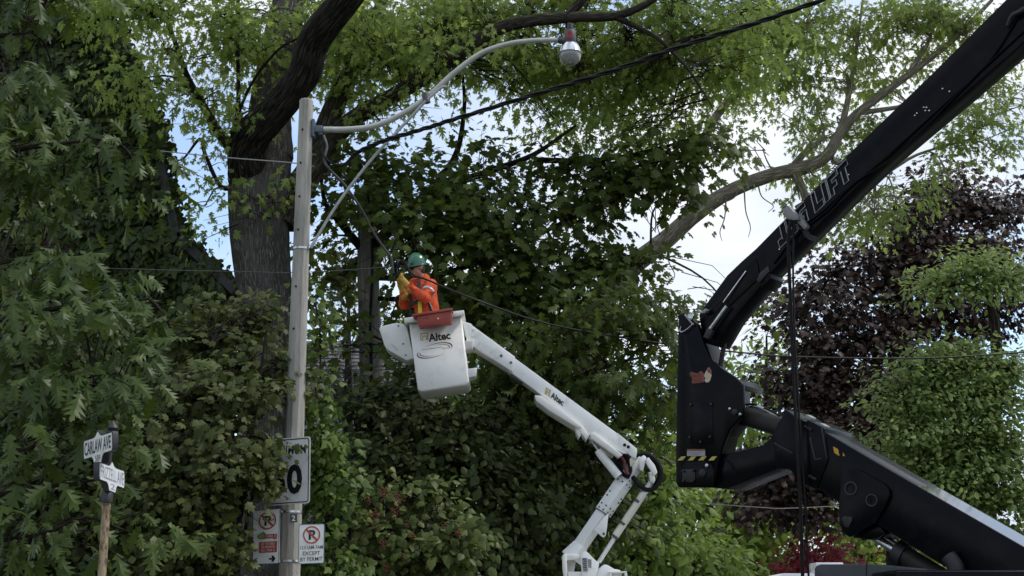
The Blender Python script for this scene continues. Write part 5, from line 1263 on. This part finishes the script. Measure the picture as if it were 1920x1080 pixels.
# harness and reflective bands
def ringband(a, b_, t, r_, wd, mat, name):
    c_ = Vector(a).lerp(Vector(b_), t); d = (Vector(b_)-Vector(a)).normalized()
    return part(name, MB().lathe(c_-d*wd/2, d, [(r_-.004,0),(r_,.002),(r_,wd-.002),(r_-.004,wd)], 22), mat, jacket)
ringband(shN, elN, .55, .094, .045, 'reflect', 'sleeve_band')
hs = MB()
fr = lambda x, y, Y: W(x, y, Y)
def strip(pts, wd, mat, name, nrm=(0,-1,0)):
    mb = MB(); P_ = [Vector(p) for p in pts]
    for i in range(len(P_)-1): mb.beam(P_[i], P_[i+1], wd, .012, (P_[i+1]-P_[i]).cross(Vector(nrm)))
    return part(name, mb, mat, wk, bevel=.002)
strip([fr(786,527,18.86), fr(784,545,18.77), fr(782,560,18.76)], .05, 'harness', 'harness_strap')
strip([fr(803,524,18.84), fr(793,545,18.74)], .045, 'harness', 'harness_strap')
strip([fr(769,571,18.84), fr(785,565,18.77), fr(800,562,18.76)], .05, 'harness', 'harness_belt')
strip([fr(787,565,18.755), fr(787.5,588,18.75)], .05, 'lime', 'reflective_stripe')
strip([fr(801,560,18.76), fr(806,575,18.76), fr(809,588,18.76)], .035, 'harness', 'harness_strap')
strip([fr(803,562,18.752), fr(811,580,18.755)], .012, 'reflect', 'harness_trim')
strip([fr(768,545,18.9), fr(770,570,18.85), fr(769,590,18.85)], .03, 'harness', 'harness_strap')
strip([fr(816,528,18.98), fr(820,550,19.0), fr(819,590,19.0)], .03, 'harness', 'harness_strap')

# ------------------------------------------------------------------ cables
def cable(name, label, pts, r, mat, sides=7, per=6):
    P_ = catmull([W(*p) for p in pts], per)
    o = MB().tube(P_, r, sides).build(name, mat)
    return tag(o, label, 'cable')
P_ = catmull([W(*p) for p in [(655,300,16.3),(672,285,16.28),(720,264,16.2),(790,243,16.05),(860,221,15.9),(1000,178,15.6),(1140,135,15.2),(1280,86,14.8),(1420,42,14.4),(1545,-2,14.0),(1680,-60,13.5)]], 16)
oc = thing('overhead_cable', 'thick black twisted overhead cable crossing in front of the trees to top right', 'cable', P_[0])
for k in range(3):
    s_ = []
    for i, p in enumerate(P_):
        a = i*.42+k*2.094; s_.append(p+Vector((0, math.cos(a)*.016, math.sin(a)*.018)))
    part('strand', MB().tube(s_, .0135 if k < 2 else .011, 6), 'cable', oc)
cable('hanging_cable', 'grey-black cable hanging from the lamp bracket down to the worker', [(607,254,16.36),(613,275,16.34),(608,300,16.34),(618,318,16.4),(640,340,16.7),(662,368,17.1),(682,400,17.6),(700,436,18.2),(720,465,18.6),(733,483,18.72),(738,512,18.8)], .016, 'cable_grey')
cable('hanging_cable', 'short black cable tail curling under the lamp bracket', [(655,300,16.3),(640,310,16.3),(620,305,16.32),(606,290,16.33),(604,275,16.35),(610,262,16.36)], .014, 'cable')
cable('guy_wire', 'thin pale wire running left from the pole to the oak leaves', [(300,283,19.5),(420,295,18.2),(545,305,16.6),(565,309,16.32)], .008, 'wire_light')
cable('service_wire', 'dark wire behind the trunk running level to the worker', [(200,503,20.5),(340,507,20.2),(445,509,20.0),(540,511,19.6),(640,507,19.2),(735,500,18.85)], .006, 'cable_grey')
sw_ = cable('service_wire', 'long black wire sagging from the worker down past the lift to the right edge', [(738,496,18.85),(757,490,18.78),(766,503,18.70),(777,517,18.66),(800,524,18.62),(832,538,18.8),(900,565,19.2),(1000,600,19.4),(1100,622,19.6),(1250,645,20),(1400,662,20.5),(1500,669,20.8),(1700,672,21.2),(1840,666,21.6),(1990,655,22)], .013, 'cable')
cable('service_wire', 'thin grey wire among the purple leaves under the lift link arm', [(1260,940,27.5),(1420,951,27.5),(1480,953,27.6),(1640,945,28),(1900,930,28)], .008, 'wire_light')
sp = thing('cable_splice', 'dark tangled cable splice in the gloved hands of the worker', 'cable splice', W(742,510,18.82))
rr = random.Random(9)
for k in range(9):
    c0 = [W(741+rr.uniform(-6,9), 501+rr.uniform(-13,11), 18.82+rr.uniform(-.05,.06)) for _ in range(4)]
    part('splice_wire', MB().tube(catmull(c0, 4), .011, 6), 'rubber' if k % 3 else 'cable_grey', sp)
part('splice_body', MB().tube(catmull([W(738,516,18.82), W(741,502,18.82), W(749,494,18.82), W(758,494,18.84)], 4), .026, 8), 'rubber', sp)

# ------------------------------------------------------------------ black boom lift
NL = Vector((.64,.768,0)).normalized()
C0 = NL.dot(Vector((W(1300,700,12.4).x, 12.4, 0)))
def LP(px, py, off=0.0):
    d = ray(px, py); return CAMP+d*((C0+off)/NL.dot(d))
def lp(pts, off): return [LP(x, y, off) for x, y in pts]
lift_base = LP(2010, 1100, .3); lift_base.z = 0
lf = thing('boom_lift', 'black articulated boom lift towering at the right with white outlined lettering', 'boom lift', lift_base)
def lpr(name, pts, off, depth, mat='black_paint', parent=lf, bevel=.008, label=None):
    return part(name, MB().prism(lp(pts, off), NL*depth), mat, parent, bevel=bevel, label=label)
colp = [(1272,592),(1275,589),(1284,587),(1308,608),(1317,637),(1322,651),(1333,674),(1352,690),(1378,707),(1392,720),(1394,765),(1391,781),(1368,804),(1354,836),(1346,867),(1341,900),(1333,914),(1272,914),(1267,905),(1267,851)]
col = lpr('column', colp, 0, .045)
lpr('column_plate', colp, .40, .045, parent=col)
lpr('column_web', [(1276,600),(1300,612),(1312,650),(1324,690),(1366,722),(1372,780),(1345,815),(1326,900),(1274,904)], .0455, .354, parent=col)
lpr('top_cover', [(1377,709),(1391,722),(1391,732),(1374,718)], .0455, .354, parent=col, bevel=.003)
lpr('access_panel', [(1294,754),(1336,753),(1337,831),(1294,833)], -.008, .0079, parent=col, bevel=.003)
for x, y in ((1296,759),(1334,758),(1294,820),(1332,819),(1314,829)):
    part('bolt', MB().lathe(LP(x,y,-.008), -NL, [(.012,0),(.012,.012),(.005,.015)], 8), 'black_matt', col)
lpr('pivot_plate', [(1285,866),(1323,865),(1334,871),(1339,884),(1338,911),(1274,911),(1274,880)], -.012, .0119, parent=col, bevel=.004)
lpr('lug_plate', [(1279,880),(1300,880),(1303,886),(1303,900),(1299,904),(1279,904)], -.022, .0099, 'black_matt', col, .003)
for x, y in ((1282,883),(1300,882),(1282,902),(1299,902)):
    part('bolt', MB().lathe(LP(x,y,-.022), -NL, [(.013,0),(.013,.014),(.005,.018)], 8), 'barrel', col)
part('pivot_pin', MB().lathe(LP(1319,887,-.012), -NL, [(.034,0),(.034,.02),(.02,.026)], 18), 'barrel', col)
part('pivot_pin', MB().lathe(LP(1327,873,-.012), -NL, [(.016,0),(.016,.02),(.008,.024)], 12), 'steel', col)
part('pivot_pin', MB().lathe(LP(1380,773,0), -NL, [(.026,0),(.026,.03),(.012,.036)], 16), 'barrel', col)
for x, y in ((1370,767),(1389,777)): part('bolt', MB().lathe(LP(x,y,0), -NL, [(.012,0),(.012,.02),(.005,.024)], 10), 'steel', col)
hz = MB()
for k in range(4):
    x = 1270+19.4*k
    hz.prism(lp([(x,863.5),(x+7,856),(x+16,855.5),(x+10,863)], -.003), NL*.0025)
part('hazard_stripe', hz, 'yellow', col)
lb_ = lpr('warning_label', [(1288,842),(1322,842),(1322,855),(1288,855)], -.003, .0025, 'letter_white', col, 0)
lpr('label_strip', [(1288,842),(1322,842),(1322,845),(1288,845)], -.005, .0015, 'sticker_red', lb_, 0)
for k in range(3): lpr('label_print', [(1291,847.2+2.4*k),(1319-4*k,847.2+2.4*k),(1319-4*k,848.2+2.4*k),(1291,848.2+2.4*k)], -.005, .0015, 'letter_grey', lb_, 0)
stk = lpr('sticker', [(1293,699),(1297,697),(1301,699),(1309,700),(1313,696),(1317,697),(1320,702),(1321,716),(1310,718),(1300,719),(1297,717),(1298,709),(1294,705)], -.003, .0025, 'sticker_red', col, 0, 'faded rust-red and cream sticker')
lpr('sticker_leaf', [(1320,706),(1322,699),(1326,692),(1329,688.5),(1333,694),(1334,704),(1332,712),(1329,716.5),(1323,717),(1321,713),(1323,708)], -.004, .0035, 'sticker_cream', stk, 0)
lpr('sticker_tip', [(1325,695),(1329,689),(1332.5,694),(1333.5,701),(1329,699)], -.0055, .0012, 'sticker_red', stk, 0)
curl = MB()
for (x, y, r_) in ((1297,703,2.6),(1303,705,2.2),(1309,704,2.2),(1314,703,2.4),(1302,713,2.2),(1308,713,2.4),(1314,712,2.4)):
    curl.tube([LP(x+r_*math.cos(t), y+r_*1.2*math.sin(t), -.0045) for t in np.linspace(.4, 5.6, 12)], .0022, 5)
part('sticker_scroll', curl, 'letter_dkred', stk)
# link arm and ram to the lower boom
lpr('link_arm', [(1346,854),(1384,846),(1430,834),(1444,822),(1500,800),(1500,890),(1464,876),(1363,916),(1328,914),(1320,900)], .0455, .33)
lpr('rib', [(1351,859),(1361,861),(1371,868),(1377,880),(1374,881),(1368,870),(1359,864)], .036, .0095)
rb = part('ram_barrel', MB().tube([LP(1398,780,.2), LP(1466,801,.2)], .085, 20), 'barrel', lf)
part('ram_collar', MB().tube([LP(1388,776,.2), LP(1402,781,.2)], .094, 20), 'black_matt', rb)
for k in range(3):
    part('ram_line', MB().tube(catmull([LP(1394,760+3*k,.14+.05*k), LP(1412,758+4*k,.14+.05*k), LP(1440,768+4*k,.14+.05*k), LP(1462,780+3*k,.14+.05*k)], 4), .010, 6), 'steel' if k == 1 else 'rubber', rb)
part('ram_fitting', MB().tube([LP(1420,762,.12), LP(1432,767,.12)], .015, 8), 'steel', rb)
# lower boom
lowp = [(1473,767),(1496,784),(1546,809),(1920,1027),(2120,1143),(2060,1230),(1760,1056),(1653,989),(1600,960),(1536,917),(1499,904),(1480,879),(1455,880),(1444,822)]
low = lpr('lower_boom', lowp, .01, .46, bevel=.012)
T0 = LP(1497,785,.012); T1 = LP(2110,1137,.012); up_n = (T1-T0).normalized().cross(NL).normalized()
if up_n.z < 0: up_n = -up_n
part('top_plate', MB().prism([T0+up_n*.004, T1+up_n*.004, T1+NL*.45+up_n*.004, T0+NL*.45+up_n*.004], up_n*.006), 'black_gloss', low, label='glossy black top plate mirroring the sky')
lpr('boom_collar', [(1513,786),(1546,803),(1553,862),(1531,917),(1500,905),(1493,880)], -.004, .488, parent=low)
for pts in ([(1517,820),(1520,820),(1529,860),(1540,858),(1540,861),(1527,863)],[(1539,802),(1541.5,803),(1551,860),(1548.5,860)],[(1452,829),(1487,849),(1486,852),(1451,832)]):
    lpr('weld_rib', pts, -.012 if pts[0][0] > 1500 else -.004, .012, 'black_matt', low, .002)
for x, y in ((1512,800),(1517,803),(1521,806),(1520,893),(1525,896),(1529,898)):
    part('bolt', MB().lathe(LP(x,y,-.004), -NL, [(.012,0),(.012,.018),(.005,.021)], 8), 'barrel', low)
for x, y in ((1519,783),(1545,799)):
    part('roller_block', MB().beam(LP(x-5,y-2,.1), LP(x+6,y+4,.1), .08, .035, NL), 'letter_white', low, bevel=.005)
pv = lpr('pivot_plate', [(1578,888),(1586,880),(1600,877),(1612,881),(1656,906),(1667,918),(1668,930),(1660,948),(1640,981),(1592,1007),(1582,1000),(1574,985),(1572,950)], -.028, .0379, parent=low)
for x, y, r_ in ((1596,916,.055),(1635,938,.050)):
    part('bearing_ring', MB().lathe(LP(x,y,-.028), -NL, [(r_*.75,0),(r_*.80,.012),(r_,.012),(r_*1.05,0)], 24), 'black_matt', pv)
lpr('grease_cover', [(1578,972),(1582,968),(1597,969),(1598,975),(1591,989),(1584,988)], -.04, .0119, 'barrel', pv, .003)
lpr('amber_label', [(1562,837),(1571,842),(1574,855),(1564,849)], .007, .0029, 'amber', low, 0)
lpr('amber_label', [(1580.5,848),(1584,855),(1580.5,855)], .007, .0029, 'amber', low, 0)
cy = part('lift_cylinder', MB().tube([LP(1682,1034,.20), LP(1700,1044,.20), LP(1790,1098,.20)], [.09,.078,.078], 18), 'barrel', lf)
part('cylinder_head', MB().tube([LP(1680,1033,.20), LP(1697,1043,.20)], .098, 18), 'black_matt', cy)
part('rod', MB().tube([LP(1618,994,.20), LP(1690,1039,.20)], .034, 14), 'steel', cy)
part('rod', MB().tube([LP(1640,992,.30), LP(1700,1034,.30)], .022, 10), 'steel', cy)
lpr('rod_lug', [(1596,985),(1640,975),(1660,1000),(1630,1012),(1600,1008)], .06, .30)
# upper boom
upp = [(1310,590),(1322,572),(1363,516),(1390,490),(1417,466),(1470,412),(1597,282),(1740,145),(1885,0),(2060,-165),(2122,-102),(1903,95),(1813,173),(1663,299),(1604,355),(1474,483),(1444,513),(1446,522),(1430,542),(1426,538),(1372,602),(1344,650),(1318,642)]
up_ = lpr('upper_boom', upp, .05, .22, bevel=.010)
lpr('boom_shoe', [(1776,190),(1796,152),(1816,146),(1822,156),(1818,168),(1806,180),(1786,190)], .08, .14, parent=up_, bevel=.02)
lpr('side_panel', [(1322,592),(1368,530),(1416,484),(1420,494),(1424,520),(1362,580),(1332,622)], .038, .0119, parent=up_, bevel=.004)
lpr('side_panel', [(1424,512),(1440,498),(1443,508),(1424,530),(1418,526)], .03, .0199, 'black_matt', up_, .004)
for k, pts in enumerate([[(1450,494),(1490,444),(1550,396),(1590,354),(1650,304),(1730,232),(1820,150),(1900,76),(1980,4)],[(1500,425),(1540,398),(1590,352),(1640,318),(1680,290),(1735,236),(1800,172),(1860,108),(1900,45),(1912,20)]]):
    part('hydraulic_line', MB().tube(catmull([LP(x,y,.032) for x, y in pts], 5), .008, 7), 'black_paint', up_)
for x, y in ((1768,167),(1781,172),(1733,202),(1738,202),(1736,208),(1743,208),(1720,213),(1716,217),(1602,346),(1462,468),(1898,40),(1905,30),(1592,328)):
    part('bolt', MB().lathe(LP(x,y,.05), -NL, [(.007,0),(.007,.010),(.003,.012)], 8), 'steel', up_)
part('bracket', MB().tube(catmull([LP(1890,48,.03), LP(1898,30,.0), LP(1912,22,.0), LP(1920,16,.03)], 4), .02, 8), 'black_matt', up_)
q = Quad(LP(1455,431,.05), LP(1587,299,.05), LP(1597,334,.05), LP(1463,466,.05), 1, 1)
GL = {'J':[(.45,0),(1,0),(1,1),(0,1),(0,.62),(.38,.62),(.45,.72)], 'L':[(0,0),(.42,0),(.42,.68),(1,.68),(1,1),(0,1)], 'I':[(0,0),(1,0),(1,1),(0,1)],
      'G':[(0,0),(1,0),(1,.28),(.4,.28),(.4,.72),(.68,.72),(.68,.6),(.52,.6),(.52,.42),(1,.42),(1,1),(0,1)], 'F':[(0,0),(1,0),(1,.28),(.42,.28),(.42,.42),(.85,.42),(.85,.68),(.42,.68),(.42,1),(0,1)],
      'T':[(0,0),(1,0),(1,.30),(.72,.30),(.72,1),(.28,1),(.28,.30),(0,.30)]}
x_ = 0
for ch_, wd_ in (('J',.125),('L',.115),('G',.135),(' ',.06),('L',.125),('I',.06),('F',.125),('T',.14)):
    if ch_ != ' ':
        pts = [q.pt(x_+px_*wd_, py_, .007) for px_, py_ in GL[ch_]]
        part('outlined_letter', MB().tube(pts+[pts[0], pts[1]], .0055, 5), 'letter_white', up_)
    x_ += wd_+.017
# struts and latch at the column head
st_ = part('gas_strut', MB().tube([LP(1331,618,-.01), LP(1363,574,-.01)], .017, 10), 'steel', lf)
part('strut_mount', MB().prism(lp([(1318,632),(1326,614),(1336,620),(1328,636)], -.03), NL*.05), 'black_matt', st_, bevel=.004)
part('thin_rod', MB().tube([LP(1356,567,.0), LP(1399,508,.03)], .007, 8), 'steel', lf)
part('ram_rod', MB().tube([LP(1364,612,.16), LP(1350,690,.16)], .021, 12), 'barrel', lf)
part('latch', MB().prism(lp([(1304,581),(1309,580),(1314,585),(1322,578),(1325,582),(1321,587),(1312,588)], -.02), NL*.06), 'letter_white', lf, bevel=.004)
part('latch', MB().lathe(LP(1296,595,-.01), -NL, [(.03,0),(.03,.02),(.014,.024)], 14), 'steel', lf)
part('latch_bar', MB().beam(LP(1284,590,-.03), LP(1300,609,-.03), .014, .012, NL), 'letter_white', lf)
part('latch_wire', MB().tube(catmull([LP(1300,606,-.02), LP(1290,616,-.02), LP(1280,622,-.02), LP(1275,621,-.02), LP(1277,612,-.02)], 4), .005, 6), 'steel', lf)
part('hose', MB().tube(catmull([LP(1312,600,-.02), LP(1325,588,-.02), LP(1350,565,.0), LP(1360,556,.02)], 4), .006, 6), 'rubber', lf)
part('ratchet_hook', MB().prism(lp([(1466,391),(1474,384),(1479,387),(1489,398),(1497,404),(1498,412),(1488,413),(1474,410)], -.05), NL*.09).tube([LP(1467,390,-.05), LP(1476,382,-.05)], .007, 6), 'sign_back', up_, bevel=.006)
part('ratchet_buckle', MB().prism(lp([(1490,400),(1500,404),(1514,424),(1508,431),(1494,416)], -.02), NL*.06), 'sign_back', up_, bevel=.006)
sp_ = MB(); P_ = [LP(1500,420,.035), LP(1517,444,.035), LP(1533,450,.035)]
for i in range(2): sp_.beam(P_[i], P_[i+1], .010, .045, NL)
part('strap', sp_, 'barrel', up_)
part('hanging_hose', MB().tube(catmull([LP(1483,412,-.05), LP(1478,450,-.05), LP(1482,560,-.05), LP(1488,700,-.06), LP(1496,850,-.08), LP(1502,980,-.08), LP(1506,1120,-.08)], 6), .015, 8), 'rubber', lf)
part('hanging_hose', MB().tube(catmull([LP(1490,412,-.03), LP(1487,470,-.05), LP(1489,600,-.05), LP(1497,760,-.05), LP(1504,850,-.06), LP(1510,950,-.06), LP(1518,1120,-.06)], 6), .009, 6), 'rubber', lf)
# hood, exhaust, turntable, chassis
hood = lpr('engine_hood', [(1526,1066),(1530,1060),(1538,1058),(1624,1057.5),(1720,1066),(1760,1080),(1830,1110),(1830,1290),(1526,1290)], -.35, .95, 'charcoal', bevel=.03)
lpr('hood_seam', [(1623.5,1056.8),(1625,1056.8),(1625,1290),(1623.5,1290)], -.353, .02, 'hole', hood, 0)
ex_ = catmull([LP(1793,1120,-.05), LP(1793,1075,-.05), LP(1790,1060,-.05), LP(1778,1043,-.05)], 5)
exh = part('exhaust_stack', MB().tube(ex_, .062, 18), 'black_matt', lf)
e_ = ex_[-1]; d_ = (ex_[-1]-ex_[-2]).normalized()
part('exhaust_bore', MB().lathe(e_-d_*.01, d_, [(.052,0),(.052,.013)], 18), 'hole', exh)
ch = Vector((lift_base.x-.6, lift_base.y+.2, 0))
part('turntable', MB().box((ch.x, ch.y, 1.05), (2.2,2.4,.35)).box((ch.x, ch.y, 1.5), (1.6,1.2,.7)), 'black_paint', lf, bevel=.04)
part('chassis', MB().box((ch.x, ch.y, .62), (1.7,3.6,.42)), 'black_matt', lf, bevel=.04)
for sx in (-1.0,1.0):
    for sy in (-1.35,1.35): wheel(lf, (ch.x+sx, ch.y+sy, .48), .48, .36)

# ------------------------------------------------------------------ parked white van behind the lift
vY = 21.0
vz = W(1500,1075,vY).z; vx0 = W(1449,1075,vY).x; vx1 = vx0+1.95
van = thing('van', 'white parked van whose roof just shows at the bottom behind the hanging hoses', 'van', Vector(((vx0+vx1)/2, vY+2.2, 0)))
def sect(y, zt_, ins): return [Vector((vx0+.0,y,.35)),Vector((vx0-.02,y,1.1)),Vector((vx0+ins,y,zt_-.06)),Vector((vx0+ins+.08,y,zt_)),Vector((vx1-ins-.08,y,zt_)),Vector((vx1-ins,y,zt_-.06)),Vector((vx1+.02,y,1.1)),Vector((vx1,y,.35))]
part('body', MB().hull8(sect(vY, vz, .06), sect(vY+4.4, vz-.04, .08)).hull8(sect(vY+4.401, 1.15, .0), sect(vY+5.3, 1.0, .05)), 'van_white', van, bevel=.03)
part('rear_window', MB().box(((vx0+vx1)/2, vY-.005, vz-.5), (1.4,.02,.5)), 'glass', van)
part('roof_box', MB().box((W(1556,1060,vY).x, vY+.25, vz+.08), (.40,.5,.15)), 'van_white', van, bevel=.02)
for sx in (vx0+.12, vx1-.12):
    for yy in (vY+.9, vY+4.3): wheel(van, (sx, yy, .35), .35, .22)
for x_ in (vx0+.08, vx1-.08):
    part('tail_light', MB().box((x_, vY-.005, 1.2), (.12,.03,.4)), 'red_plastic', van)
